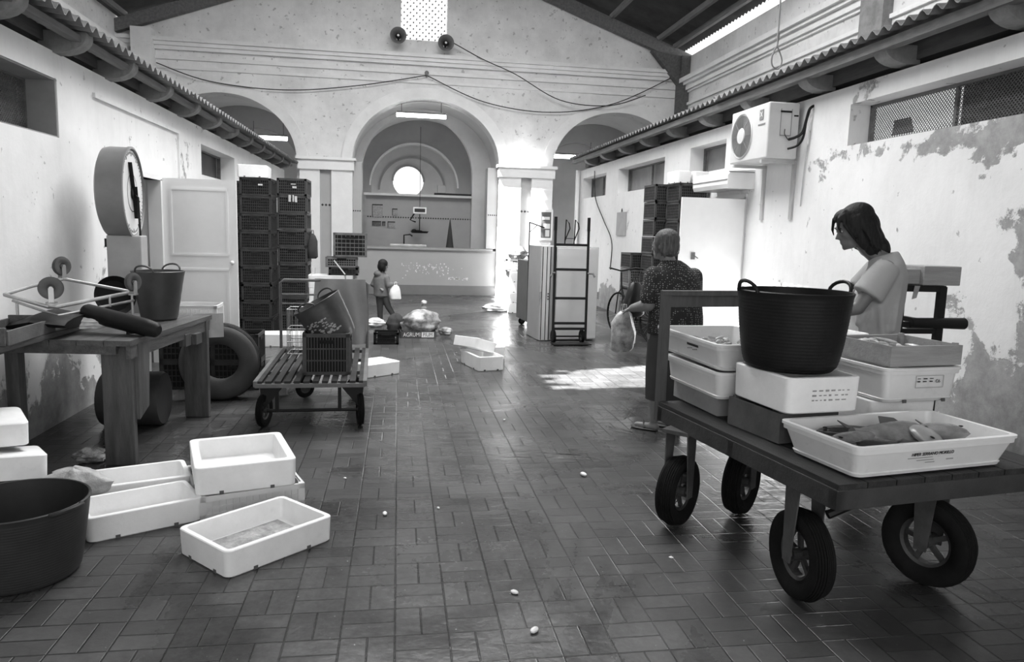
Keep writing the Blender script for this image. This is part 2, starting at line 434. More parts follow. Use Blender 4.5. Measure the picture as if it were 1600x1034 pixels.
ORD = ['first', 'second', 'third', 'fourth', 'fifth', 'sixth', 'seventh', 'eighth', 'ninth', 'tenth', 'eleventh', 'twelfth', 'thirteenth', 'fourteenth']
yl = [4.2, 5.26, 6.28, 7.3, 8.4, 9.5, 10.6, 11.7, 12.8, 13.9, 15.0, 16.1, 17.2]
first = None
for i, y in enumerate(yl):
    if first is None:
        first = obj('corbel', corbel(-1, 0.14), CORB, smooth=False, loc=(XL, y, HL + 0.02)); o = first
    else: o = first.copy(); C.objects.link(o); o.location = (XL, y, HL + 0.02)
    tag(o, 'rounded grey corbel under the left eave, %s from the arcade' % ORD[len(yl) - 1 - i], 'corbel', 'corbels under the left eave')
first = None
yr = [3.5, 4.78, 6.08, 7.35, 8.7, 10.0, 11.3, 12.6, 13.9, 15.2, 16.5]
for i, y in enumerate(yr):
    if first is None:
        first = obj('corbel', corbel(1, 0.18), CORB, loc=(XR, y, HR + 0.06)); o = first
    else: o = first.copy(); C.objects.link(o); o.location = (XR, y, HR + 0.06)
    tag(o, 'rounded grey corbel under the right eave, %s from the arcade' % ORD[len(yr) - 1 - i], 'corbel', 'corbels under the right eave')
# ---- the hall's own side walls with cornice, above the stall roofs
mb = MB(); mb.box((NL - 0.2, 7.5, 3.0), (0.4, 21.6, 6.0)); struct('wall_left_nave', mb, WALL_U)
mb = MB(); mb.box((NR + 0.2, 7.5, 2.955), (0.4, 21.6, 5.91)); struct('wall_right_nave', mb, WALL_U)
def cornice_y(x, sg, z, y0, y1):
    mb = MB()
    for (dz0, dz1, w) in ((0.0, 0.05, 0.05), (0.05, 0.16, 0.10), (0.16, 0.22, 0.17), (0.22, 0.32, 0.24), (-0.30, -0.24, 0.05)):
        mb.box((x + sg * w / 2, (y0 + y1) / 2, z + (dz0 + dz1) / 2), (w, y1 - y0, dz1 - dz0))
    return mb
struct('trim_6', cornice_y(NL, 1, 5.05, -3, YA), MOULD); struct('trim_7', cornice_y(NR, -1, 5.05, -3, YA), MOULD)
mb = MB(); mb.box((NR - 0.08, 10.35, 2.9), (0.16, 0.55, 5.8)); mb.box((NR - 0.08, 3.5, 2.9), (0.16, 0.55, 5.8)); struct('trim_8', mb, CORB)
mb = MB(); mb.box((NL + 0.55, YA - 0.15, 2.88), (0.42, 0.3, 5.75)); struct('trim_9', mb, MOULD)
mb = MB(); mb.box((NR - 0.12, YA - 0.22, 2.95), (0.22, 0.34, 5.9)); mb.prism([(NR - 0.2, YA - 0.3, 5.2), (NR - 0.2, YA - 0.3, 5.9), (NR - 0.95, YA - 0.3, 6.0)], (0, 0.2, 0)); struct('trim_10', mb, DARKWOOD)
# ---- arcade wall at the far end: three arches under the gable
ARCH = [(-3.95, 1.62, 1.40, 3.10), (0.66, 1.73, 1.48, 3.14), (5.32, 1.62, 1.40, 3.14)]   # centre x, half width, rise, springing height
RX, RZ = 0.55, 8.25                                         # ridge
def roofz(x): return RZ - 0.355 * abs(x - RX)
def arcade():
    mb = MB(); xs = set()
    for c, rx, rz, sp in ARCH:
        for k in range(33): xs.add(round(c - rx * math.cos(PI * k / 32), 5))
    xs |= {NL - 0.2, NR + 0.2, RX}
    win = (0.03, 1.10, 5.93, 7.6)
    xs |= {win[0], win[1]}; xs = sorted(xs)
    def zlow(x, mid):
        for c, rx, rz, sp in ARCH:
            if abs(mid - c) < rx: return sp + rz * math.sqrt(max(0, 1 - ((x - c) / rx) ** 2))
        return 0.0
    def slab(a, b_, za, zb, ta, tb):
        mb.prism([(a, YA, za), (b_, YA, zb), (b_, YA, tb), (a, YA, ta)], (0, 0.5, 0))
    for a, b_ in zip(xs, xs[1:]):
        m_ = (a + b_) / 2; za, zb = zlow(a, m_), zlow(b_, m_)
        if win[0] - 1e-6 <= a and b_ <= win[1] + 1e-6:
            slab(a, b_, za, zb, win[2], win[2]); slab(a, b_, win[3], win[3], roofz(a), roofz(b_))
        else: slab(a, b_, za, zb, roofz(a), roofz(b_))
    bmesh.ops.remove_doubles(mb.bm, verts=mb.bm.verts, dist=1e-4)
    return mb
struct('wall_arcade', arcade(), WALL_F)
def arc_band(c, rx, rz, sp, w0, w1, y, dy, n=32):
    mb = MB(); prev = None
    for k in range(n + 1):
        a = PI * k / n; ca, sa = math.cos(a), math.sin(a)
        q = [(c - (rx + w0) * ca, sp + (rz + w0) * sa), (c - (rx + w1) * ca, sp + (rz + w1) * sa)]
        cur = [mb.bm.verts.new((q[0][0], y, q[0][1])), mb.bm.verts.new((q[1][0], y, q[1][1])), mb.bm.verts.new((q[1][0], y + dy, q[1][1])), mb.bm.verts.new((q[0][0], y + dy, q[0][1]))]
        if prev:
            for j in range(4): mb.bm.faces.new((prev[j], prev[(j + 1) % 4], cur[(j + 1) % 4], cur[j]))
        else: mb.bm.faces.new(cur[::-1])
        prev = cur
    mb.bm.faces.new(prev); return mb
for i, (c, rx, rz, sp) in enumerate(ARCH):
    struct('trim_%d' % (11 + i), arc_band(c, rx, rz, sp, 0.0, 0.24, YA - 0.07, 0.07), MOULD, smooth=True)
# cornice along the arcade wall
mb = MB()
for (z0, z1, w) in ((4.96, 5.02, 0.04), (5.16, 5.24, 0.05), (5.36, 5.44, 0.09), (5.44, 5.52, 0.14), (5.52, 5.60, 0.20)):
    mb.box(((NL + NR) / 2, YA - w / 2, (z0 + z1) / 2), (NR - NL, w, z1 - z0))
struct('trim_14', mb, MOULD)
# piers: projecting face with a cap, tiled strips with a row of dark diamonds
TILEW = M('glazed_wall_tile', 0.60, 0.22, 0.06, 3.0)
PIERP = M('pier_whitewash', 0.82, 0.8, 0.05, 3.0, bmp=0.1)
for k, (x0, x1, st) in enumerate(((-2.25, -1.06, -1.67), (2.40, 3.70, 3.05))):
    mb = MB()
    w = 0.13
    mb.box(((x0 + st - w) / 2, YA - 0.09, 1.45), (st - w - x0, 0.18, 2.9)); mb.box(((x1 + st + w) / 2, YA - 0.09, 1.45), (x1 - st - w, 0.18, 2.9))
    mb.box(((x0 + x1) / 2, YA - 0.12, 3.0), (x1 - x0 + 0.08, 0.26, 0.24))
    mb.box(((x0 + x1) / 2, YA - 0.15, 3.13), (x1 - x0 + 0.16, 0.34, 0.06))
    p = struct('trim_%d' % (15 + k), mb, PIERP)
    o = obj('tile_strip', MB().box((st, YA - 0.05, 1.44), (2 * w, 0.06, 2.86)), M('grey_tile_strip', 0.42, 0.3, 0.05, 3.0), p)
    mb = MB()
    for j in range(3): mb.box((st + (j - 1) * 0.08, YA - 0.083, 2.08), (0.045, 0.008, 0.045), (0, PI / 4, 0))
    obj('tile_diamond', mb, INK, p)
# ---- beyond the middle arch: a barrel vault, two inner arches, the back wall with its round window
def vault(c, rx, rz, sp, y0, y1, th=0.12, n=28):
    mb = MB(); prev = None
    for k in range(n + 1):
        a = PI * k / n; ca, sa = math.cos(a), math.sin(a)
        cur = [mb.bm.verts.new(p) for p in ((c - rx * ca, y0, sp + rz * sa), (c - (rx + th) * ca, y0, sp + (rz + th) * sa), (c - (rx + th) * ca, y1, sp + (rz + th) * sa), (c - rx * ca, y1, sp + rz * sa))]
        if prev:
            for j in range(4): mb.bm.faces.new((prev[j], prev[(j + 1) % 4], cur[(j + 1) % 4], cur[j]))
        else: mb.bm.faces.new(cur[::-1])
        prev = cur
    mb.bm.faces.new(prev); return mb
struct('ceiling_vault', vault(0.66, 1.80, 1.55, 3.14, YA + 0.5, 23.4), VAULT, smooth=True)
mb = MB(); mb.box((-1.20, 21.0, 1.6), (0.16, 5.0, 3.2)); mb.box((2.52, 21.0, 1.6), (0.16, 5.0, 3.2)); struct('wall_vault_sides', mb, VAULT)
def arch_wall(c, rx, rz, sp, x0, x1, y, dy, ztop):
    mb = MB(); xs = sorted({x0, x1} | {c - rx * math.cos(PI * k / 28) for k in range(29)})
    for a, b_ in zip(xs, xs[1:]):
        m_ = (a + b_) / 2
        f = (lambda x: sp + rz * math.sqrt(max(0, 1 - ((x - c) / rx) ** 2))) if abs(m_ - c) < rx else (lambda x: 0.0)
        za, zb = f(a), f(b_)
        mb.prism([(a, y, za), (b_, y, zb), (b_, y, ztop), (a, y, ztop)], (0, dy, 0))
    bmesh.ops.remove_doubles(mb.bm, verts=mb.bm.verts, dist=1e-4)
    return mb
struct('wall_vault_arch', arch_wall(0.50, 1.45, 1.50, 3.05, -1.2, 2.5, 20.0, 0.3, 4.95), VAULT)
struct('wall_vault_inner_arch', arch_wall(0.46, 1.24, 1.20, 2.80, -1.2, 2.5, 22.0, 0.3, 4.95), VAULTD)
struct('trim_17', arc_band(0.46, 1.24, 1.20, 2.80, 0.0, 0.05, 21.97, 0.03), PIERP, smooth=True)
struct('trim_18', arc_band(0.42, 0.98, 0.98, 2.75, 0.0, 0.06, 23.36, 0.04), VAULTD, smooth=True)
# back wall with oculus
def oculus_wall():
    mb = MB(); cx, cz, rr = 0.30, 3.03, 0.47; n = 32; N = []
    outer = []; inner = []
    for k in range(n):
        a = 2 * PI * k / n; ca, sa = math.cos(a), math.sin(a)
        inner.append((cx + rr * ca, cz + rr * sa))
        t = min((2.3 if ca > 0 else 1.7) / max(abs(ca), 1e-6), (2.0 if sa > 0 else cz) / max(abs(sa), 1e-6))
        outer.append((cx + t * ca, cz + t * sa))
    for y in (23.4, 23.6):
        vi = [mb.bm.verts.new((p[0], y, p[1])) for p in inner]; vo = [mb.bm.verts.new((p[0], y, p[1])) for p in outer]
        for k in range(n): mb.bm.faces.new((vi[k], vi[(k + 1) % n], vo[(k + 1) % n], vo[k]))
        N.append(vi)
    for k in range(n): mb.bm.faces.new((N[0][k], N[0][(k + 1) % n], N[1][(k + 1) % n], N[1][k]))
    return mb
struct('wall_back', oculus_wall(), M('lunette_plaster', 0.66, 0.9, 0.1, 1.2))
o = struct('window_1', arc_band(0.30, 0.47, 0.47, 3.03, -0.02, 0.04, 23.37, 0.04), VAULTD)
# ---- side bays beyond the outer arches
BAY = M('side_bay_plaster', 0.72, 0.9, 0.1, 1.0)
for k, (x0, x1) in enumerate(((-6.0, -2.2), (3.6, 7.0))):
    mb = MB(); mb.box(((x0 + x1) / 2, 21.2, 2.6), (x1 - x0, 0.2, 5.2)); struct('wall_bay_%s' % ('left', 'right')[k], mb, BAY)
    c = ARCH[2 * k]
    struct('ceiling_bay_%s' % ('left', 'right')[k], vault(c[0], 1.68, 1.45, 3.12, YA + 0.5, 21.1), BAY, smooth=True)
    mb = MB(); mb.box((c[0] - 1.75, 19.8, 1.6), (0.12, 2.6, 3.2)); mb.box((c[0] + 1.75, 19.8, 1.6), (0.12, 2.6, 3.2)); struct('wall_bay_sides_%s' % ('left', 'right')[k], mb, BAY)
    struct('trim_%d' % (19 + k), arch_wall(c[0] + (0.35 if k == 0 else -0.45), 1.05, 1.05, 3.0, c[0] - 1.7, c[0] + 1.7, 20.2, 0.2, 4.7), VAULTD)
# ---- main roof: dark corrugated sheets on rafters and purlins; unseen openings are cut in it to shape the sun patches
def inside(poly, x, y):
    c = False; n = len(poly)
    for i in range(n):
        x1, y1 = poly[i]; x2, y2 = poly[(i + 1) % n]
        if (y1 > y) != (y2 > y) and x < (x2 - x1) * (y - y1) / (y2 - y1) + x1: c = not c
    return c
HOLE = [[(1.70, 7.20), (2.7, 7.30), (5.05, 7.60), (5.0, 9.2), (4.3, 9.0), (3.1, 8.55), (1.85, 8.15), (1.62, 7.75)],
        [(2.05, 14.2), (3.1, 14.6), (3.85, 17.9), (5.5, 18.85), (4.25, 18.85), (2.3, 18.0)]]  # outlines of the wanted sun patches; sheet faces over them are left out
SKY = [(-2.2, 0.6, 3.4, 5.9)]      # unused list of invented skylight bays (x0, x1, y0, y1) in the roof, out of view
def roof_sheet(name, x0, x1):
    mb = MB(); nx = int(abs(x1 - x0) / 0.10); y0, y1, st = -3.2, YA + 0.2, 0.075
    ny = int((y1 - y0) / st); V = {}
    def vert(i, j):
        if (i, j) not in V:
            x = x0 + (x1 - x0) * i / nx; y = y0 + st * j
            V[(i, j)] = mb.bm.verts.new((x, y, roofz(x) + 0.16 + 0.03 * (1 if j % 2 else -1)))
        return V[(i, j)]
    for i in range(nx):
        for j in range(ny):
            x = x0 + (x1 - x0) * (i + 0.5) / nx; y = y0 + st * (j + 0.5); z = roofz(x) + 0.16
            t = z / -SUN.z; fx, fy = x + SUN.x * t, y + SUN.y * t
            wig = 0.10 * (1 if (j // 2) % 2 else -1) * (1 if fx < 2.0 else 0)
            if any(inside(h, fx + wig, fy) for h in HOLE): continue
            mb.bm.faces.new((vert(i, j), vert(i + 1, j), vert(i + 1, j + 1), vert(i, j + 1)))
    bmesh.ops.solidify(mb.bm, geom=list(mb.bm.faces), thickness=0.006)
    return struct(name, mb, SHEET)
roof_sheet('roof_left_slope', RX, NL - 0.4); roof_sheet('roof_right_slope', RX, NR + 0.02)
mb = MB()
for y in (-3.0, 0.8, 4.2, 8.5, 12.0, YA - 0.14):
    for s_, xe in ((-1, NL - 0.1), (1, NR + 0.1)):
        mb.bar((RX, y, roofz(RX) - 0.12), (xe, y, roofz(xe) - 0.12), 0.16, 0.26)
struct('trim_21', mb, GREYWOOD)
mb = MB()
for x in (-5.9, -4.8, -3.6, -2.4, -1.2, 0.4, 1.4, 2.6, 3.8, 5.0, 6.2, 6.62):
    for (a, b_) in (((-3.1, 4.4), (8.3, 12.1)) if -3.2 < x < 2.6 else ((-3.1, 17.9),)): mb.box((x, (a + b_) / 2, roofz(x) + 0.06), (0.09, b_ - a, 0.11))
struct('trim_22', mb, GREYWOOD)
# end wall behind the camera with a wide opening made to let sky light in
mb = MB(); mb.box((-4.9, -3.15, 3.0), (2.6, 0.3, 6.0)); mb.box((5.8, -3.15, 3.0), (2.6, 0.3, 6.0)); mb.box((0.45, -3.15, 6.3), (8.2, 0.3, 3.2)); struct('wall_rear', mb, WALL_U)
# ---- perforated window in the gable: rows of small pierced blocks, bright sky behind
def lattice():
    mb = MB(); x0, x1, z0, z1 = 0.03, 1.10, 5.93, 7.6; s = 0.145
    for i in range(9):
        for j in range(13):
            for (ox, oz) in ((0, 0), (0.5, 0.5)):
                x, z = x0 + (i + ox) * s, z0 + (j + oz) * s
                if x < x1 and z < z1: mb.box((x, YA + 0.2, z), (0.028, 0.06, 0.028), (0, PI / 4, 0))
    for i in range(-12, 9):     # thin diagonal leads that carry the studs
        for sg in (1, -1):
            xa = x0 + i * s if sg > 0 else x1 - i * s
            pts = [(xa + sg * t, z0 + t) for t in (0.0, z1 - z0)]
            lo = max(0, (x0 - xa) if sg > 0 else (xa - x1)); hi = min(z1 - z0, (x1 - xa) if sg > 0 else (xa - x0))
            if hi > lo: mb.bar((xa + sg * lo, YA + 0.2, z0 + lo), (xa + sg * hi, YA + 0.2, z0 + hi), 0.003, 0.003)
    return mb
o = struct('window_2', lattice(), CORB)
# ---- counter and tiled back wall of the fish stall under the middle arch
cn = thing('tiled_counter', 'pale tiled fish counter with graffiti specks under the middle arch', 'counter', (0.75, 18.3, 0))
obj('body', MB().box((0, 0.05, 0.66), (3.44, 0.5, 0.86)), M('counter_tile', 0.40, 0.35, 0.05, 2.0), cn)
obj('base_band', MB().box((0, 0.04, 0.115), (3.44, 0.52, 0.23)), M('dark_base_tile', 0.20, 0.4, 0.08, 2.0), cn)
obj('worktop', MB().box((-0.1, 0.03, 1.115), (3.3, 0.62, 0.05)), M('stone_worktop', 0.34, 0.3, 0.1, 4.0), cn)
mb = MB()
for k in range(70):
    x = rnd.gauss(0.0, 0.33); z = rnd.gauss(0.62, 0.09)
    mb.box((x, -0.203, z), (rnd.uniform(0.008, 0.03), 0.004, rnd.uniform(0.01, 0.04)))
for k in range(26):
    mb.box((rnd.uniform(0.45, 0.98), -0.203, rnd.gauss(0.40, 0.02)), (rnd.uniform(0.01, 0.04), 0.004, rnd.uniform(0.01, 0.05)))
obj('paint_speck', mb, WPAINT, cn, kind='stuff')
mb = MB(); mb.box((0.65, 20.35, 1.25), (3.0, 0.12, 2.5)); struct('wall_stall_back', mb, M('stall_back_tile', 0.33, 0.3, 0.06, 2.0))
mb = MB(); mb.box((0.65, 20.25, 2.47), (3.1, 0.36, 0.06)); struct('trim_23', mb, VAULT)
mb = MB()
for k in range(44): mb.box((-0.8 + k * 0.067, 20.285, 1.88), (0.034, 0.006, 0.034), (0, PI / 4, 0))
struct('trim_24', mb, INK)
for x in (-1.0, 2.28):
    mb = MB(); mb.box((x, 18.35, 2.125), (0.28, 0.5, 1.95)); p = struct('trim_%d' % (25 if x < 0 else 26), mb, M('pilaster_tile', 0.45, 0.3, 0.05, 2.0))
    mb = MB()
    for k in range(5): mb.box((x - 0.1 + k * 0.05, 18.096, 1.97), (0.028, 0.006, 0.028), (0, PI / 4, 0))
    obj('tile_diamond', mb, INK, p)
# ================= makers of repeated things
def foam_box(L, W, H, t=0.028, notch=True, lettered=None, dirty=False):
    """open polystyrene box: thick walls, rounded corners, small drain notches along the foot"""
    def mk():
        o = thing('foam_box', '', 'box')
        mb = MB(); r0 = 0.035
        mb.tray([(0.0, L - 0.02, W - 0.02, r0), (0.006, L - 0.008, W - 0.008, r0), (H - 0.004, L, W, r0), (H, L - 0.008, W - 0.008, r0 * 0.9),
                 (H, L - 2 * t + 0.006, W - 2 * t + 0.006, r0 * 0.6), (H - 0.006, L - 2 * t, W - 2 * t, r0 * 0.6), (t + 0.012, L - 2 * t - 0.012, W - 2 * t - 0.012, r0 * 0.5), (t, L - 2 * t - 0.03, W - 2 * t - 0.03, r0 * 0.4)])
        obj('shell', mb, STYRO, o, smooth=True)
        if notch:
            mb = MB()
            mb.box((0, 0, 0.009), (0.006, 0.022, 0.018)); n0 = obj('drain_notch', mb, M('drain_shadow_grey', 0.10, 0.9), o, loc=(L / 2 - 0.005, 0.25 * W, 0))
            for (x, y, a) in ((L / 2 - 0.005, -0.25 * W, 0), (0.25 * L, -W / 2 + 0.005, PI / 2), (-0.25 * L, -W / 2 + 0.005, PI / 2), (-L / 2 + 0.005, -0.25 * W, 0), (-L / 2 + 0.005, 0.25 * W, 0)):
                q = n0.copy(); C.objects.link(q); q.location = (x, y, 0); q.rotation_euler = (0, 0, a)
        if dirty:
            obj('stain', MB().box((0, 0, t + 0.0025), (L - 2 * t - 0.10, W - 2 * t - 0.07, 0.004)), M('fish_slime_stain', 0.30, 0.3, 0.6, 14, bmp=0.4, dirt=0.8), o)
        return o
    return mk
def fish_tray(L, W, H, tap=0.045, t=0.008):
    """tapering plastic fish tray with a double rim and corner ribs"""
    def mk():
        o = thing('fish_tray', '', 'tray'); mb = MB()
        l, w = L - 2 * tap - 0.03, W - 2 * tap - 0.03; rc = 0.035
        mb.tray([(0, l - 0.02, w - 0.02, rc), (0.004, l, w, rc), (0.018, l + 0.012, w + 0.012, rc), (0.022, l + 0.004, w + 0.004, rc), (H - 0.034, L - 0.03, W - 0.03, rc), (H - 0.032, L - 0.012, W - 0.012, rc), (H - 0.014, L - 0.010, W - 0.010, rc), (H - 0.012, L, W, rc), (H, L, W, rc),
                 (H, L - 0.045, W - 0.045, rc * 0.8), (H - 0.02, L - 0.05, W - 0.05, rc * 0.8), (t, l - 0.02, w - 0.02, rc * 0.7), (t - 0.002, l - 0.06, w - 0.06, rc * 0.5)])
        obj('shell', mb, WPLAST, o, smooth=True, angle=30)
        return o
    return mk
def crate(L, W, H, mat, nv=15, nh=5, slot=True, solid=0.0):
    """vented plastic crate: corner posts, rim, lattice sides, a hand slot in each end"""
    def mk():
        o = thing('plastic_crate', '', 'crate'); mb = MB(); t = 0.012
        for sx in (-1, 1):
            for sy in (-1, 1): mb.box((sx * (L / 2 - 0.016), sy * (W / 2 - 0.016), H / 2), (0.032, 0.032, H))
        for z, h in ((0.012, 0.024), (H - 0.016, 0.030)):
            for s_ in (-1, 1): mb.box((0, s_ * (W / 2 - t / 2), z), (L, t, h)); mb.box((s_ * (L / 2 - t / 2), 0, z), (t, W, h))
        for i in range(1, nh):
            z = 0.02 + (H - 0.05) * i / nh
            for s_ in (-1, 1):
                mb.box((0, s_ * (W / 2 - 0.009), z), (L - 0.03, 0.006, 0.011)); mb.box((s_ * (L / 2 - 0.009), 0, z), (0.006, W - 0.03, 0.011))
        for i in range(1, nv):
            x = (i / nv - 0.5)
            for s_ in (-1, 1):
                mb.box((x * L, s_ * (W / 2 - 0.006), H / 2), (0.006, 0.010, H - 0.03)); mb.box((s_ * (L / 2 - 0.006), x * W, H / 2), (0.010, 0.006, H - 0.03))
        mb.box((0, 0, 0.008), (L - 0.02, W - 0.02, 0.010))
        obj('lattice_shell', mb, mat, o); mb = MB()
        if solid > 0:
            for s_ in (-1, 1): mb.box((0, s_ * (W / 2 - 0.014), H * 0.47), (L * solid, 0.006, H * 0.86)); mb.box((s_ * (L / 2 - 0.014), 0, H * 0.47), (0.006, W * solid, H * 0.86))
            obj('inner_lining', mb, M('crate_inner_black', 0.006, 0.9) if mat.name != 'white_crate_plastic' else mat, o)
        if slot:
            for s_ in (-1, 1): obj('hand_slot', MB().box((0, s_ * (W / 2 - 0.004), H * 0.80), (0.13, 0.014, 0.028), bev=0.004), M('slot_black', 0.004, 0.9), o)
            obj('hand_slot', MB().box((L / 2 - 0.004, 0, H * 0.80), (0.014, 0.13, 0.028), bev=0.004), M('slot_black', 0.004, 0.9), o)
        return o
    return mk
def tub(name, rb, rt, H, mat, label, cat='bucket', hr=0.007, rings=14, handles=True, turn=0.0, pw=0.55, rib=0.0010, lift=1.0):
    """flexible rubber tub with moulded rings and two looped grips"""
    o = thing(name, label, cat); mb = MB(); prof = [(0.001, 0.0), (rb - 0.012, 0.0), (rb, 0.012)]
    for i in range(rings):
        for k, dr in ((0.0, 0.0), (0.35, rib), (0.65, rib)):
            f = (i + k) / rings; prof.append((rb + (rt - rb) * f ** pw + dr, 0.014 + (H - 0.03) * f))
    prof += [(rt + 0.004, H - 0.012), (rt + 0.006, H - 0.004), (rt, H), (rt - 0.006, H - 0.002), (rt - 0.008, H - 0.02), (rb - 0.006, 0.02), (0.001, 0.012)]
    obj('shell', mb.lathe(prof, n=48), mat, o, smooth=True, angle=50)
    if handles:
        for s_ in (-1, 1):
            pts = []
            for k in range(11):
                a = PI * k / 10; w = 0.075 * math.cos(a); h = 0.052 * lift * math.sin(a)
                ang = turn + (0 if s_ > 0 else PI) + w / rt
                rr = rt + 0.003 + (0.012 if lift > 0.5 else 0.035) * math.sin(a)
                pts.append((rr * math.cos(ang), rr * math.sin(ang), H - 0.008 + h))
            obj('grip', MB().tube(pts, hr, 8), mat, o, smooth=True)
    return o
def wheel(parent, c, ax, R_, w, name='wheel', spokes=5, rimr=0.55, mat=None):
    """tyre with a grooved tread (part) and a spoked rim (its sub-part)"""
    ax = Vector(ax).normalized(); mb = MB(); pr = []
    ri = R_ * rimr
    prof = [(ri, -w * 0.28), (ri + 0.10 * R_, -w * 0.42), (R_ * 0.80, -w * 0.50), (R_ * 0.93, -w * 0.42)]
    for k in range(-3, 4):
        y = w * 0.30 * k / 3; prof += [(R_ - abs(k) * 0.004, y - w * 0.035), (R_ - abs(k) * 0.004, y + w * 0.02), (R_ - 0.006 - abs(k) * 0.004, y + w * 0.03)]
    prof += [(R_ * 0.93, w * 0.42), (R_ * 0.80, w * 0.50), (ri + 0.10 * R_, w * 0.42), (ri, w * 0.28), (ri, -w * 0.28)]
    mb.lathe(prof, (0, 0, 0), tuple(ax), n=40)
    t = obj(name, mb, mat or RUBBER, parent, smooth=True, loc=c, angle=35)
    mb = MB(); mb.lathe([(ri, -w * 0.27), (ri - 0.012, -w * 0.2), (ri - 0.014, w * 0.2), (ri, w * 0.27)], (0, 0, 0), tuple(ax), n=32)
    mb.cyl(-ax * w * 0.45, ax * w * 0.45, R_ * 0.14, n=14)
    x = ax.orthogonal().normalized(); y = ax.cross(x)
    if spokes == 0: mb.lathe([(0.001, -w * 0.22), (ri - 0.01, -w * 0.16), (ri - 0.01, w * 0.16), (0.001, w * 0.22)], (0, 0, 0), tuple(ax), n=28)
    for k in range(spokes):
        a = 2 * PI * k / spokes; dr = x * math.cos(a) + y * math.sin(a)
        mb.bar(dr * R_ * 0.1, dr * (ri - 0.006), R_ * 0.11, w * 0.16, up=tuple(ax))
    obj('rim', mb, M('wheel_rim_metal', 0.06, 0.5, 0.4, 8, metal=0.3), t, smooth=False)
    return t
def rotz(a): return Matrix.Rotation(a, 3, 'Z')
# ================= right foreground: the big handcart and its load
CO = (1.70, 2.53); CYAW = 0.152
cart = thing('handcart', 'heavy dark wooden handcart on pneumatic wheels loaded with fish boxes at the right', 'cart', (CO[0], CO[1], 0), CYAW)
mb = MB(); BW, BL, BZ = 1.15, 1.44, 0.64
for k in range(8): mb.box((BW * (k + 0.5) / 8, BL / 2, BZ - 0.012), (BW / 8 - 0.006, BL, 0.024))
obj('deck', mb, M('wet_dark_planks', 0.030, 0.5, 0.5, 3.0, bmp=0.5, dirt=0.4, stretch=(6, 0.7, 6), spec=0.3), cart)
CF = M('cart_frame_timber', 0.036, 0.65, 0.45, 4.0, bmp=0.5, dirt=0.3)
mb = MB()
for x in (0.025, BW - 0.025): mb.box((x, BL / 2, BZ - 0.065), (0.05, BL, 0.085), bev=0.004)
for y in (0.025, BL * 0.5, BL - 0.025): mb.box((BW / 2, y, BZ - 0.066), (BW, 0.05, 0.083), bev=0.004)
obj('frame', mb, CF, cart)
WH = [((0.125, 0.32), (-0.98, 0.12), 0.205), ((0.80, 0.28), (-0.95, -0.28), 0.212), ((0.02, 1.20), (0.55, -0.83), 0.195), ((0.47, 1.26), (0.55, -0.83), 0.195)]
for k, ((x, y), ax, R_) in enumerate(WH):
    wheel(cart, (x, y, R_), (ax[0], ax[1], 0), R_, 0.108, spokes=5)
    a = Vector((ax[0], ax[1], 0)).normalized(); mb = MB(); f = a * 0.066
    for s_ in (-1, 1):
        p = Vector((x, y, R_)) + f * s_; q = Vector((x, y, BZ - 0.11)) + f * s_ * 0.9
        b_ = a.cross(Vector((0, 0, 1)))
        mb.prism([p - b_ * 0.028 + Vector((0, 0, -0.03)), p + b_ * 0.028 + Vector((0, 0, -0.03)), q + b_ * 0.055, q - b_ * 0.055], tuple(a * 0.007 * s_))
    mb.box((x, y, BZ - 0.108), (0.16, 0.14, 0.02), (0, 0, math.atan2(a.y, a.x)))
    mb.cyl(Vector((x, y, R_)) - a * 0.075, Vector((x, y, R_)) + a * 0.075, 0.012)
    obj('wheel_fork', mb, M('fork_steel', 0.07, 0.6, 0.4, 6, dirt=0.5), cart)
obj('axle_brace', MB().tube([(0.16, 0.22, 0.42), (0.34, 0.18, 0.50), (0.56, 0.18, 0.52), (0.76, 0.22, 0.46)], 0.020), BLACKM, cart, smooth=True)
HB = M('handle_timber', 0.07, 0.6, 0.3, 4, bmp=0.3, stretch=(5, 5, 0.6))
for x in (0.03, 0.88): obj('handle_post', MB().box((x, BL + 0.03, (0.52 + 1.27) / 2), (0.05, 0.045, 0.75), bev=0.004), HB, cart)
mb = MB(); mb.box((0.455, BL + 0.03, 1.262), (0.90, 0.05, 0.028), bev=0.003); mb.box((0.455, BL + 0.045, 1.215), (0.86, 0.012, 0.07))
obj('handle_rail', mb, HB, cart)
def oncart(lx, ly, z):
    v = rotz(CYAW) @ Vector((lx, ly, 0)); return (CO[0] + v.x, CO[1] + v.y, z)
def tocart(X, Y):
    v = rotz(-CYAW) @ Vector((X - CO[0], Y - CO[1], 0)); return v.x, v.y
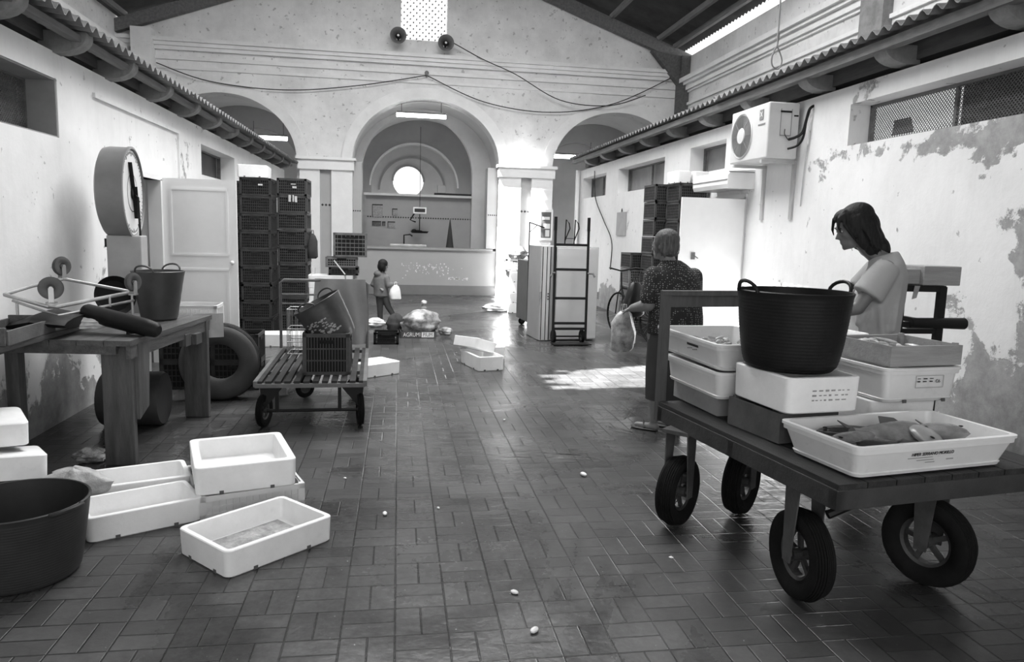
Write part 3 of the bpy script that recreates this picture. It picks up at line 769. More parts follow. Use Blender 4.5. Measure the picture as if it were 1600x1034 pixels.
# fish tray on the near edge of the deck
fy = 0.17
trayA = Kind(fish_tray(0.87, 0.47, 0.140, tap=0.028))
t = trayA.put((2.16, 2.835, 0.645), fy, 'wide white plastic tray of whole fish on the near edge of the handcart', None)
lettering('HIPER SERRANO MORILLO', 0.021, INK, t, (-0.03, -0.2185, 0.088), (PI / 2 + 0.30, 0, 0), sx=0.9)
mb = MB()
for k in range(3): mb.box((-0.09 + 0.03 * k, -0.2130 + 0.0036 * k, 0.072 - 0.012 * k), (0.13 - 0.04 * k, 0.0016, 0.0022), (0.30, 0, 0))
mb.box((0.075, -0.2085, 0.056), (0.035, 0.0016, 0.004), (0.30, 0, 0))
obj('small_print', mb, M('grey_ink', 0.3, 0.7), t)
def fish(L, W, H, bend, mat, label, group, loc, rot):
    o = thing('fish', label, 'fish', loc, rot=rot, group=group); mb = MB(); secs = []
    for i in range(15):
        u_ = i / 14; x = (u_ - 0.45) * L
        pr = max(0.02, math.sin(PI * min(1, (u_ * 1.02) ** 0.75)) ** 0.8) if u_ < 0.93 else 0.16
        pr = max(pr, 0.16 if u_ > 0.5 else 0.05)
        yo = bend * L * (u_ - 0.5) ** 2; zo = H * 0.5
        secs.append(((x, yo, zo), (0, W / 2 * pr, 0), (0, 0, H / 2 * pr)))
    mb.loft(secs, 14); obj('body', mb, mat, o, smooth=True)
    xt = 0.55 * L; yt = bend * L * 0.25
    mb = MB(); mb.prism([(xt - 0.01, yt, H * 0.45), (xt + 0.16 * L, yt - W * 0.36, H * 0.47), (xt + 0.08 * L, yt, H * 0.47), (xt + 0.16 * L, yt + W * 0.36, H * 0.47)], (0, 0, 0.005))
    obj('tail', mb, M('fish_fin', 0.10, 0.4), o)
    mb = MB(); mb.prism([(-0.15 * L, -W * 0.45, H * 0.5), (0.15 * L, -W * 0.46, H * 0.5), (0.12 * L, -W * 0.72, H * 0.55), (-0.08 * L, -W * 0.66, H * 0.52)], (0, 0, 0.004))
    obj('fin', mb, M('fish_fin', 0.10, 0.4), o)
    mb = MB(); mb.ell((-0.36 * L, -W * 0.10, H * 0.92), (0.010, 0.010, 0.004)); obj('eye', mb, BLACKM, o, smooth=True)
    return o
FD = M('dark_fish_skin', 0.05, 0.2, 0.6, 9); FM = M('silver_fish_skin', 0.22, 0.22, 0.5, 7); FL_ = M('pale_fish_skin', 0.34, 0.25, 0.2, 7)
G = 'fish in the near tray'
def ontray(lx, ly, z):
    v = rotz(fy) @ Vector((lx, ly, 0)); return (2.16 + v.x, 2.835 + v.y, z + 0.028)
for (lx, ly, z, a, tilt, L, W, H, bend, m_, lab) in (
    (-0.20, -0.09, 0.690, 0.05, 0.0, 0.30, 0.085, 0.05, 0.25, FD, 'dark glossy fish lying nearest the front left corner of the wide tray'),
    (-0.22, 0.01, 0.695, 0.20, 0.15, 0.32, 0.09, 0.05, 0.2, FM, 'grey fish behind the dark one at the left of the wide tray'),
    (-0.17, 0.11, 0.695, -0.1, 0.0, 0.32, 0.085, 0.05, 0.15, FD, 'slim dark fish along the back left of the wide tray'),
    (0.02, 0.02, 0.685, 2.9, -0.5, 0.34, 0.16, 0.075, -0.4, FM, 'large silver fish curled upward in the middle of the wide tray'),
    (0.10, -0.05, 0.700, 0.7, 0.4, 0.26, 0.15, 0.06, 0.1, FL_, 'pale broad fish lying across the middle of the wide tray'),
    (0.24, 0.00, 0.680, 2.6, 0.3, 0.28, 0.14, 0.08, 0.3, FM, 'mottled grey fish with its head up at the right of the wide tray'),
    (0.22, 0.08, 0.672, 0.2, 0.0, 0.26, 0.11, 0.06, 0.2, FL_, 'pale fish at the back right of the wide tray')):
    fish(L, W, H, bend, m_, lab, G, ontray(lx, ly, z), (tilt, 0, fy + a))
# dark wooden crate under the tub's box, slatted
OLDW = M('old_dark_crate_wood', 0.09, 0.7, 0.4, 4, bmp=0.4, dirt=0.4); MIDW = M('grey_crate_wood', 0.30, 0.7, 0.2, 4, bmp=0.35, dirt=0.25, stretch=(0.6, 5, 6))
def wood_crate(L, W, H, mat, label, loc, rz, slats=2, inner=None, group=None):
    o = thing('wooden_crate', label, 'crate', loc, rz, group); t = 0.012
    for s_ in (-1, 1):
        for k in range(slats):
            h = H / slats
            obj('side_board', MB().box((0, s_ * (W / 2 - t / 2), h * (k + 0.5)), (L, t, h - 0.004)), mat, o)
            obj('end_board', MB().box((s_ * (L / 2 - t / 2), 0, h * (k + 0.5)), (t, W - 2 * t - 0.001, h - 0.004)), mat, o)
    for sx in (-1, 1):
        for sy in (-1, 1): obj('corner_post', MB().box((sx * (L / 2 - t - 0.012), sy * (W / 2 - t - 0.012), H / 2 + 0.004), (0.022, 0.022, H + 0.008)), mat, o)
    obj('bottom_board', MB().box((0, 0, 0.006), (L - 0.025, W - 0.025, 0.01)), mat, o)
    return o
a = CYAW + 0.05
wood_crate(0.34, 0.38, 0.145, OLDW, 'dark wooden crate squeezed under the white box that carries the black tub', (1.868, 3.285, 0.645), a, 1)
mb = MB()
for k in range(6): mb.box((1.80 + 0.02 * (k % 2), 3.15 + k * 0.05, 0.725), (0.10, 0.020, 0.012), (0.3, 0.3 * (k % 3 - 1), a + 0.4))
tag(obj('dried_fish_heap', mb, M('shrimp_grey', 0.28, 0.4, 0.4, 20), None), 'small grey catch lying loose in the dark slatted crate under the tub', 'fish', kind='stuff')
fb = Kind(foam_box(0.40, 0.44, 0.165, notch=False))
t = fb.put((1.90, 3.245, 0.80), CYAW - 0.02, 'white polystyrene box with faint printing directly under the big black tub')
def print_block(par, cx, cy, cz, w, rows, mat, faces=-1, hgt=0.008, gap=0.022):
    mb = MB()
    for j in range(rows):
        x = -w / 2
        while x < w / 2 - 0.01:
            l = rnd.uniform(0.008, 0.024); mb.box((cx + x + l / 2, cy, cz - j * gap), (l, 0.0016, hgt * rnd.uniform(0.5, 1.1))); x += l + rnd.uniform(0.008, 0.02)
    return obj('printed_lettering', mb, mat, par)
print_block(t, 0.03, -0.2205, 0.105, 0.20, 3, M('grey_ink', 0.3, 0.7))
b = tub('rubber_tub', 0.205, 0.262, 0.375, BLACKP, 'big black rubber tub with loop grips standing on the white box on the handcart', hr=0.009, rings=22, turn=0.12)
b.location = (1.885, 3.28, 0.967)
# left end of the load
fb2 = Kind(foam_box(0.38, 0.60, 0.14))
t = wood_crate(0.27, 0.50, 0.10, M('pale_crate_wood', 0.30, 0.7, 0.2, 4, bmp=0.3), 'low weathered wooden crate at the back left of the handcart below the white boxes', (1.78, 3.84, 0.645), 0.10, 1)
mkb = Kind(fish_tray(0.44, 0.62, 0.145, tap=0.012))
mkb.put((1.80, 3.80, 0.752), 0.09, 'plain white plastic box under the rimmed tray at the back left of the handcart')
trayB = Kind(fish_tray(0.52, 0.78, 0.145, tap=0.035))
t = trayB.put((1.83, 3.86, 0.90), 0.06, 'rimmed white tray of small fish left of the big black tub')
mb = MB()
for k in range(3): mb.box((-0.2445 + 0.0005, -0.12 + 0.045 * k, 0.098), (0.003, 0.040, 0.012), (0, -0.20, 0))
obj('black_print', mb, INK, t)
mb = MB()
for k in range(6): mb.box((-0.2365, -0.11 + 0.02 * k, 0.078 - 0.003 * (k % 3)), (0.002, 0.012, 0.006), (0, -0.20, 0))
obj('small_print', mb, M('grey_ink', 0.3, 0.7), t)
mb = MB(); rr = random.Random(3)
for k in range(60):
    x, y = rr.uniform(-0.17, 0.17), rr.uniform(-0.30, 0.30)
    mb.ell((1.84 + x, 3.86 + y, 0.925 + rr.uniform(0.02, 0.075)), (rr.uniform(0.02, 0.045), 0.012, 0.012), (0, rr.uniform(-0.5, 0.5), rr.uniform(0, 6)), 8, 5)
tag(obj('small_fish_heap', mb, M('small_fish_silver', 0.42, 0.3, 0.4, 16), None, smooth=True), 'heap of small silvery fish in the rimmed white tray beside the black tub', 'fish', kind='stuff')
# right part of the load
fb3 = Kind(foam_box(0.40, 0.46, 0.15))
fb3.put((2.515, 3.52, 0.645), 0.10, 'lowest white polystyrene box at the right of the handcart behind the fish tray')
t = Kind(fish_tray(0.48, 0.50, 0.175, tap=0.012)).put((2.55, 3.47, 0.797), 0.13, 'white plastic box with a printed label under the grey wooden crate')
mb = MB()
for (z, h) in ((0.135, 0.0015), (0.075, 0.0015)): mb.box((0.04, -0.2395, z), (0.17, 0.002, h))
for x in (-0.045, 0.125): mb.box((x, -0.2395, 0.105), (0.0015, 0.002, 0.06))
obj('label_frame', mb, M('grey_ink', 0.3, 0.7), t)
print_block(t, 0.01, -0.2405, 0.120, 0.09, 2, INK, gap=0.014, hgt=0.006)
lettering('C6', 0.024, INK, t, (0.09, -0.2405, 0.106), (PI / 2, 0, 0))
mb = MB()
for x in (-0.10, 0.14): mb.box((x, -0.236, 0.008), (0.02, 0.006, 0.016))
obj('drain_notch', mb, M('drain_shadow_grey', 0.10, 0.9), t)
t = wood_crate(0.44, 0.40, 0.105, MIDW, 'grey planked wooden crate of fish on top of the labelled white box', (2.585, 3.46, 0.975), 0.13, 1)
mb = MB(); rr = random.Random(5)
for k in range(26):
    v = rotz(0.13) @ Vector((rr.uniform(-0.17, 0.10), rr.uniform(-0.14, 0.14), 0))
    mb.ell((2.585 + v.x, 3.46 + v.y, 1.02 + rr.uniform(0.0, 0.055)), (rr.uniform(0.04, 0.06), 0.014, 0.012), (0, rr.uniform(-0.3, 0.3), rr.uniform(0, 6)), 8, 5)
tag(obj('small_fish_heap', mb, M('small_fish_silver', 0.42, 0.3, 0.4, 16), None, smooth=True), 'small shiny fish heaped in the grey wooden crate in front of the man', 'fish', kind='stuff')
fb4 = Kind(foam_box(0.36, 0.26, 0.14))
G = 'white boxes hidden behind the tub on the handcart'
for z in (0.645, 0.787, 0.929): fb4.put((2.45, 3.88 if z < 0.9 else 3.86, z), 0.13, ('lowest', 'middle', 'topmost')[int((z - 0.6) / 0.142)] + ' of three white boxes stacked between the man and the black tub')
o = thing('metal_can', 'short bright metal can standing on the white box in front of the man', 'can', (2.47, 3.84, 1.071))
obj('body', MB().lathe([(0.001, 0), (0.032, 0), (0.033, 0.075), (0.030, 0.075), (0.029, 0.01), (0.001, 0.008)]), GALV, o, smooth=True)
obj('rim', MB().lathe([(0.033, 0.070), (0.035, 0.075), (0.033, 0.079), (0.030, 0.076)]), GALV, o, smooth=True)
# ================= people: continuous bodies grown from limbs and sections, then remeshed into one skin
SKIN = M('skin', 0.13, 0.5, 0.08, 14); SKIN2 = M('skin_pale', 0.22, 0.5, 0.08, 14)
def soften(o, vox, it=6, fac=0.6):
    m = o.modifiers.new('remesh', 'REMESH'); m.mode = 'VOXEL'; m.voxel_size = vox; m.use_smooth_shade = True
    s_ = o.modifiers.new('smooth', 'SMOOTH'); s_.factor = fac; s_.iterations = it
    return o
def bake(o):
    dg = bpy.context.evaluated_depsgraph_get(); dg.update()
    me = bpy.data.meshes.new_from_object(o.evaluated_get(dg)); o.modifiers.clear(); o.data = me
    return o
def head(mb, c, fwd, up, s=1.0, female=False):
    """skull, brow, nose, lips, chin, ears; c = centre between the ears"""
    f = Vector(fwd).normalized(); u_ = Vector(up); u_ = (u_ - f * u_.dot(f)).normalized(); l = u_.cross(f)
    R_ = Matrix((f, l, u_)).transposed(); c = Vector(c); e = R_.to_euler()
    P = lambda x, y, z: c + R_ @ (Vector((x, y, z)) * s)
    E = lambda p, r_, rot=None: mb.ell(P(*p), [q * s for q in r_], e, 18, 12)
    E((-0.008, 0, 0.045), (0.098, 0.078, 0.085)); E((0.028, 0, 0.005), (0.068, 0.066, 0.085))
    E((0.048, 0, -0.068), (0.042, 0.045, 0.036)); E((0.020, 0, -0.045), (0.060, 0.056, 0.045))
    E((0.082, 0, -0.085), (0.018, 0.022, 0.016))                                 # chin
    E((0.086, 0, 0.030), (0.014, 0.048, 0.012))                                  # brow
    mb.loft([(P(0.088, 0, 0.018), R_ @ Vector((0.004, 0, 0)) * s, R_ @ Vector((0, 0.008, 0)) * s), (P(0.098, 0, -0.005), R_ @ Vector((0.012, 0, 0)) * s, R_ @ Vector((0, 0.011, 0)) * s), (P(0.104, 0, -0.022), R_ @ Vector((0.018, 0, 0)) * s, R_ @ Vector((0, 0.016, 0)) * s), (P(0.094, 0, -0.032), R_ @ Vector((0.010, 0, 0)) * s, R_ @ Vector((0, 0.013, 0)) * s)], 10)
    E((0.090, 0, -0.049), (0.012, 0.024, 0.006)); E((0.088, 0, -0.060), (0.012, 0.021, 0.007))
    for sy in (-1, 1):
        E((0.066, sy * 0.036, -0.010), (0.022, 0.020, 0.020)); E((-0.002, sy * 0.078, -0.005), (0.018, 0.008, 0.030))
    return P, R_
def face_bits(P, R_, s, par):
    e = R_.to_euler(); mb = MB()
    for sy in (-1, 1): mb.ell(P(0.083, sy * 0.031, 0.012), (0.009 * s, 0.013 * s, 0.006 * s), e, 10, 8)
    obj('eye', mb, M('eye_white', 0.5, 0.3), par, smooth=True)
    mb = MB()
    for sy in (-1, 1): mb.ell(P(0.0905, sy * 0.031, 0.012), (0.003 * s, 0.005 * s, 0.005 * s), e, 8, 6)
    obj('pupil', mb, BLACKM, par, smooth=True)
    mb = MB()
    for sy in (-1, 1): mb.tube([P(0.093, sy * 0.018, 0.031), P(0.094, sy * 0.034, 0.036), P(0.086, sy * 0.050, 0.031)], 0.0035 * s, 6)
    obj('eyebrow', mb, M('dark_brow', 0.03, 0.8), par, smooth=True)
def hand(mb, w, f, n, s=1.0, curl=0.6, side=1):
    """palm from the wrist w along f, palm normal n; four unequal fingers and a thumb from the side of the palm"""
    w, f, n = Vector(w), Vector(f).normalized(), Vector(n).normalized(); n = (n - f * n.dot(f)).normalized(); l = f.cross(n) * side
    mb.loft([(w, l * 0.026 * s, n * 0.018 * s), (w + f * 0.03 * s, l * 0.034 * s, n * 0.016 * s), (w + f * 0.075 * s, l * 0.041 * s, n * 0.013 * s), (w + f * 0.092 * s, l * 0.038 * s, n * 0.010 * s)], 12)
    for k, (off, L) in enumerate(((0.030, 0.072), (0.010, 0.080), (-0.011, 0.075), (-0.031, 0.058))):
        p = w + f * 0.085 * s + l * off * s; dr = f.copy(); rad = (0.0098 - 0.0006 * k) * s; pts = [p]; ax = l * -1
        for j in range(3):
            dr = (dr * math.cos(curl * (0.5 + 0.35 * j)) + n * math.sin(curl * (0.5 + 0.35 * j))).normalized()
            pts.append(pts[-1] + dr * L * s * (0.44, 0.32, 0.24)[j])
        for a, b_, r1, r2 in zip(pts, pts[1:], (1.0, 0.93, 0.86), (0.93, 0.86, 0.74)): mb.capsule(a, b_, rad * r1, rad * r2, 8)
    t0 = w + f * 0.025 * s + l * 0.028 * s; t1 = t0 + (f * 0.6 + l * 0.7 + n * 0.35).normalized() * 0.042 * s; t2 = t1 + (f * 0.9 + l * 0.15 + n * 0.5).normalized() * 0.032 * s
    mb.capsule(t0, t1, 0.0135 * s, 0.0115 * s, 8); mb.capsule(t1, t2, 0.0115 * s, 0.0095 * s, 8)
# ---- the man behind the handcart: long dark hair, pale T-shirt, bent over his work, facing left
man = thing('person', 'person with long dark hair in a pale T-shirt working bent over behind the handcart', 'person', (3.05, 4.34, 0.02), -0.50)
mb = MB(); fh = Vector((-0.90, -0.20, -0.36)); uh = Vector((-0.33, -0.08, 0.93))
hc = Vector((-0.150, 0.0, 1.645))
P, R_ = head(mb, hc, fh, uh, 1.13)
mb.loft([((0.04, 0, 1.43), (0.070, 0, 0.01), (0, 0.080, 0)), ((-0.03, 0, 1.50), (0.068, 0, 0.02), (0, 0.064, 0)), ((-0.09, 0, 1.58), (0.066, 0, 0.03), (0, 0.062, 0)), ((-0.15, 0, 1.63), (0.06, 0, 0.03), (0, 0.06, 0))], 16)
mb.loft([((0.01, 0, 0.86), (0.12, 0, 0), (0, 0.165, 0)), ((0.02, 0, 1.0), (0.115, 0, 0), (0, 0.15, 0)), ((0.03, 0, 1.2), (0.12, 0, 0.0), (0, 0.165, 0)), ((0.05, 0, 1.36), (0.105, 0, 0.02), (0, 0.18, 0)), ((0.045, 0, 1.45), (0.07, 0, 0.02), (0, 0.13, 0))], 20)
arms = []
for sy, el, wr in ((-1, (-0.115, -0.245, 1.150), (-0.35, -0.28, 1.085)), (1, (-0.10, 0.20, 1.17), (-0.38, -0.02, 1.11))):
    sh = (0.030, sy * 0.185, 1.405)
    mb.capsule(sh, el, 0.052, 0.042); mb.capsule(el, wr, 0.043, 0.027)
    f = (Vector(wr) - Vector(el)).normalized(); hand(mb, Vector(wr) - f * 0.01, f + Vector((0, 0, -0.25)), (0, -0.2 * sy, -1), 1.05, 0.55, side=-sy)
for sy in (-1, 1):
    mb.capsule((0.0, sy * 0.09, 0.88), (-0.02, sy * 0.10, 0.48), 0.085, 0.055); mb.capsule((-0.02, sy * 0.10, 0.48), (0.02, sy * 0.11, 0.09), 0.055, 0.036)
    mb.capsule((0.03, sy * 0.11, 0.04), (-0.15, sy * 0.125, 0.03), 0.038, 0.028)
bd = soften(obj('body', mb, SKIN, man, smooth=True), 0.0085, 4); bake(bd)
face_bits(P, R_, 1.13, bd)
# shirt
SHIRT = M('pale_grey_tshirt', 0.36, 0.9, 0.06, 5, bmp=0.15, bscale=90)
mb = MB()
mb.loft([((0.0, 0, 0.90), (0.155, 0, 0), (0, 0.195, 0)), ((0.005, 0, 0.92), (0.160, 0, 0), (0, 0.198, 0)), ((0.02, 0, 1.05), (0.150, 0, 0), (0, 0.185, 0)), ((0.025, 0, 1.2), (0.155, 0, 0), (0, 0.20, 0)), ((0.045, 0, 1.33), (0.140, 0, 0.02), (0, 0.215, 0)), ((0.050, 0, 1.42), (0.105, 0, 0.02), (0, 0.185, 0)), ((0.030, 0, 1.485), (0.085, 0, 0.025), (0, 0.09, 0))], 28)
for sy, el in ((-1, (-0.115, -0.245, 1.150)), (1, (-0.10, 0.20, 1.17))):
    sh = Vector((0.035, sy * 0.18, 1.405)); q = sh.lerp(Vector(el), 0.66)
    a = (q - sh).normalized(); x = a.orthogonal().normalized(); y = a.cross(x)
    mb.skin([mb.ring(sh - a * 0.03, x * 0.066, y * 0.066, 18), mb.ring(sh + a * 0.02, x * 0.082, y * 0.082, 18), mb.ring(q, x * 0.098, y * 0.098, 18), mb.ring(q + a * 0.006, x * 0.094, y * 0.094, 18)])
for k, (x0, y0, z0, x1, y1, z1) in enumerate(((-0.09, -0.14, 1.34, -0.10, -0.17, 1.05), (0.12, -0.15, 1.30, 0.10, -0.17, 1.02), (0.02, -0.19, 1.16, 0.05, -0.185, 0.96), (-0.05, -0.19, 1.12, -0.09, -0.16, 0.95))):
    mb.capsule((x0, y0, z0), (x1, y1, z1), 0.018, 0.022)
o = soften(obj('t_shirt', mb, SHIRT, man, smooth=True), 0.011, 6); bake(o)
# trousers
mb = MB()
mb.loft([((0.0, 0, 0.955), (0.128, 0, 0), (0, 0.172, 0)), ((0.0, 0, 0.86), (0.135, 0, 0), (0, 0.18, 0)), ((0.0, 0, 0.78), (0.11, 0, 0), (0, 0.17, 0))], 20)
for sy in (-1, 1):
    mb.capsule((0.0, sy * 0.09, 0.85), (-0.02, sy * 0.10, 0.48), 0.097, 0.072); mb.capsule((-0.02, sy * 0.10, 0.48), (0.02, sy * 0.11, 0.11), 0.072, 0.056)
bake(soften(obj('trousers', mb, M('dark_trousers', 0.06, 0.9), man, smooth=True), 0.014, 5))
mb = MB()
for sy in (-1, 1): mb.loft([((-0.165, sy * 0.128, 0.034), (0.02, 0, 0), (0, 0.025, 0.01)), ((-0.12, sy * 0.125, 0.032), (0, 0.045, 0), (0, 0, 0.032)), ((-0.02, sy * 0.115, 0.045), (0, 0.044, 0), (0, 0, 0.045)), ((0.07, sy * 0.11, 0.045), (0, 0.036, 0), (0, 0, 0.045))], 12)
obj('boots', mb, BLACKM, man, smooth=True)
# hair: cap over crown and back, strands hanging beside the face and onto the neck
def hair_mat(name, v):
    m, n, b = nt(name); tc = add(n, 'ShaderNodeTexCoord'); mp = add(n, 'ShaderNodeMapping'); mp.inputs['Scale'].default_value = (60, 60, 5)
    n.links.new(tc.outputs['Object'], mp.inputs[0]); f = noise(n, mp.outputs[0], 1.5, 4, 0.6)
    n.links.new(ramp(n, f, [(0.3, v * 0.5), (0.7, v * 1.7)]), b.inputs['Base Color']); b.inputs['Roughness'].default_value = 0.6; b.inputs['Specular IOR Level'].default_value = 0.25
    bump(n, b, f, 0.6, 0.01); return m
HAIRD = hair_mat('dark_hair', 0.010); HAIRG = hair_mat('grey_blond_hair', 0.085)
mb = MB(); e = R_.to_euler()
mb.ell(P(-0.030, 0, 0.062), (0.108, 0.094, 0.090), e, 22, 14); mb.ell(P(-0.065, 0, 0.0), (0.080, 0.092, 0.100), e, 20, 12)
for sy in (-1, 1): mb.ell(P(-0.002, sy * 0.058, 0.015), (0.066, 0.042, 0.085), e, 18, 12); mb.ell(P(-0.012, sy * 0.062, -0.06), (0.050, 0.036, 0.085), e, 16, 10); mb.ell(P(-0.045, sy * 0.052, -0.12), (0.055, 0.045, 0.080), e, 16, 10)
mb.ell(P(-0.085, 0, -0.08), (0.055, 0.080, 0.085), e, 16, 10); mb.ell(P(-0.10, 0, -0.15), (0.055, 0.085, 0.08), e, 16, 10); mb.ell(P(0.035, 0, 0.085), (0.066, 0.078, 0.050), e, 16, 10)
rr = random.Random(11)
for k in range(64):
    a = rr.uniform(-2.35, 2.35) + PI; yy = math.sin(a) * 0.086; xx = math.cos(a) * 0.095 - 0.012
    if xx > 0.005: continue
    top = P(xx * 0.75, yy * 0.9, 0.075); mid = P(xx * 1.06, yy * 1.12, 0.0)
    L = rr.uniform(0.10, 0.19) + (0.03 if xx < -0.03 else 0)
    dn = (R_ @ Vector((-0.25, 0, -1)) * 0.6 + Vector((0.05, 0, -0.4))); end = mid + dn * L * 0.95 + Vector((rr.uniform(-0.01, 0.02), rr.uniform(-0.012, 0.012), 0))
    c2 = mid.lerp(end, 0.55) + Vector((rr.uniform(-0.012, 0.016), rr.uniform(-0.012, 0.012), 0))
    mb.tube([top, mid, c2, end], [0.012, 0.013, 0.010, 0.003], 6)
for (pts) in ([P(0.030, 0.040, 0.115), P(0.082, 0.050, 0.085), P(0.100, 0.060, 0.040), P(0.094, 0.062, 0.005)], [P(0.050, 0.050, 0.100), P(0.068, 0.072, 0.045), P(0.050, 0.080, -0.02), P(0.035, 0.076, -0.08)], [P(0.030, -0.030, 0.118), P(0.085, -0.035, 0.085), P(0.106, -0.045, 0.030), P(0.108, -0.048, -0.010)],
              [P(0.05, -0.070, 0.085), P(0.050, -0.092, 0.02), P(0.035, -0.096, -0.05), P(0.045, -0.090, -0.115)], [P(0.03, -0.075, 0.085), P(0.020, -0.098, 0.01), P(0.012, -0.100, -0.07), P(0.024, -0.092, -0.13)]):
    mb.tube(pts, [0.016, 0.013, 0.010, 0.003], 7)
o = obj('hair', mb, HAIRD, man, smooth=True)
m_ = o.modifiers.new('remesh', 'REMESH'); m_.mode = 'VOXEL'; m_.voxel_size = 0.006; m_.use_smooth_shade = True
s_ = o.modifiers.new('smooth', 'SMOOTH'); s_.factor = 0.5; s_.iterations = 2; bake(o)
# ---- the woman seen from behind, short hair, dotted blouse, bags in her left hand
wom = thing('person', 'person with short hair in a dotted blouse and dark skirt, seen from behind with bags', 'person', (2.17, 5.62, 0), 0.0)
fw = Vector((-0.62, 0.76, -0.06)); mb = MB()
P, R_ = head(mb, (-0.075, 0.02, 1.50), fw, (0, 0, 1), 0.98)
mb.capsule((-0.02, 0.0, 1.33), (-0.06, 0.015, 1.44), 0.060, 0.056)
rx = Vector((0.98, 0.2, 0)); ry = Vector((-0.2, 0.98, 0))
mb.loft([((0.04, 0, 0.78), rx * 0.19, ry * 0.15), ((0.04, 0, 0.92), rx * 0.20, ry * 0.16), ((0.03, 0, 1.08), rx * 0.185, ry * 0.14), ((0.02, 0, 1.24), rx * 0.20, ry * 0.13), ((0.0, 0, 1.34), rx * 0.15, ry * 0.09), ((-0.01, 0, 1.38), rx * 0.07, ry * 0.06)], 22)
mb.capsule((-0.17, -0.02, 1.27), (-0.205, -0.05, 1.04), 0.060, 0.056); mb.capsule((-0.205, -0.05, 1.04), (-0.27, 0.15, 0.99), 0.056, 0.034)
hand(mb, (-0.27, 0.15, 0.99), (-0.55, 0.6, -0.35), (0.1, -0.2, -1), 0.92, 0.95, side=1)
mb.capsule((0.19, 0.04, 1.26), (0.235, 0.10, 1.02), 0.056, 0.047); mb.capsule((0.235, 0.10, 1.02), (0.16, 0.26, 0.93), 0.046, 0.028)
hand(mb, (0.16, 0.26, 0.93), (-0.3, 0.9, -0.2), (-0.8, -0.2, 0.1), 0.92, 0.6, side=-1)
for sx, yy in ((-0.09, 0.0), (0.13, 0.05)):
    mb.capsule((sx, yy, 0.80), (sx + 0.01, yy, 0.46), 0.095, 0.062); mb.capsule((sx + 0.01, yy, 0.44), (sx, yy, 0.09), 0.060, 0.036)
    mb.capsule((sx + 0.01, yy - 0.01, 0.035), (sx - 0.11, yy + 0.10, 0.028), 0.034, 0.025)
bd = bake(soften(obj('body', mb, SKIN2, wom, smooth=True), 0.0095, 4)); face_bits(P, R_, 0.98, bd)
def dots():
    m, n, b = nt('dotted_blouse_fabric'); tc = add(n, 'ShaderNodeTexCoord'); v = add(n, 'ShaderNodeTexVoronoi'); v.inputs['Scale'].default_value = 62
    v.inputs['Randomness'].default_value = 0.45
    n.links.new(tc.outputs['Object'], v.inputs['Vector']); k = ramp(n, v.outputs['Distance'], [(0.20, 1), (0.30, 0)])
    n.links.new(mixc(n, k, 0.022, 0.34), b.inputs['Base Color']); b.inputs['Roughness'].default_value = 0.85; return m
DOTS = dots(); mb = MB()
mb.loft([((0.045, 0, 0.80), rx * 0.232, ry * 0.19), ((0.045, 0, 0.84), rx * 0.235, ry * 0.192), ((0.045, 0, 0.95), rx * 0.230, ry * 0.185), ((0.04, 0, 1.08), rx * 0.215, ry * 0.17), ((0.03, 0, 1.20), rx * 0.222, ry * 0.155), ((0.015, 0, 1.29), rx * 0.20, ry * 0.13), ((-0.005, 0, 1.365), rx * 0.115, ry * 0.085), ((-0.02, 0, 1.395), rx * 0.075, ry * 0.068)], 26)
for a_, b_ in (((-0.165, -0.02, 1.27), (-0.205, -0.05, 1.10)), ((0.19, 0.04, 1.26), (0.222, 0.085, 1.09))):
    mb.capsule(a_, b_, 0.078, 0.074)
bake(soften(obj('blouse', mb, DOTS, wom, smooth=True), 0.012, 5))
mb = MB(); mb.loft([((0.03, 0, 0.27), rx * 0.205, ry * 0.155), ((0.03, 0, 0.5), rx * 0.215, ry * 0.165), ((0.04, 0, 0.80), rx * 0.218, ry * 0.178), ((0.04, 0, 0.93), rx * 0.205, ry * 0.165)], 26)
mb.bm.faces.ensure_lookup_table()
obj('skirt', mb, M('dark_skirt_cloth', 0.045, 0.9, 0.2, 4, bmp=0.15), wom, smooth=True)
mb = MB()
for sx, yy in ((-0.09, 0.0), (0.13, 0.05)):
    mb.loft([((sx + 0.02, yy - 0.03, 0.012), (0.02, 0.02, 0), (0, 0, 0.010)), ((sx - 0.02, yy + 0.02, 0.012), (0.034, 0.034, 0), (0, 0, 0.010)), ((sx - 0.10, yy + 0.09, 0.012), (0.036, 0.036, 0), (0, 0, 0.010)), ((sx - 0.145, yy + 0.13, 0.012), (0.012, 0.012, 0), (0, 0, 0.008))], 12)
    mb.tube([(sx - 0.07, yy + 0.02, 0.02), (sx - 0.065, yy + 0.06, 0.068), (sx - 0.04, yy + 0.10, 0.02)], 0.010)
obj('sandals', mb, M('dark_sandal', 0.05, 0.7), wom, smooth=True)
mb = MB(); e = R_.to_euler()
mb.ell(P(-0.025, 0, 0.055), (0.103, 0.092, 0.088), e, 22, 14); mb.ell(P(-0.045, 0, -0.005), (0.082, 0.085, 0.085), e, 20, 12)
rr = random.Random(4)
for k in range(46):
    a = rr.uniform(-2.2, 2.2) + PI; yy = math.sin(a) * 0.084; xx = math.cos(a) * 0.09 - 0.015
    if xx > 0.04: continue
    p0 = P(xx, yy, rr.uniform(0.02, 0.10)); p1 = P(xx * 1.12, yy * 1.10, rr.uniform(-0.06, 0.03)); p2 = P(xx * 1.02, yy * 1.0, rr.uniform(-0.10, -0.05))
    mb.tube([p0, p1, p2], [0.013, 0.012, 0.003], 6)
o = soften(obj('hair', mb, HAIRG, wom, smooth=True), 0.007, 2, 0.5); bake(o)
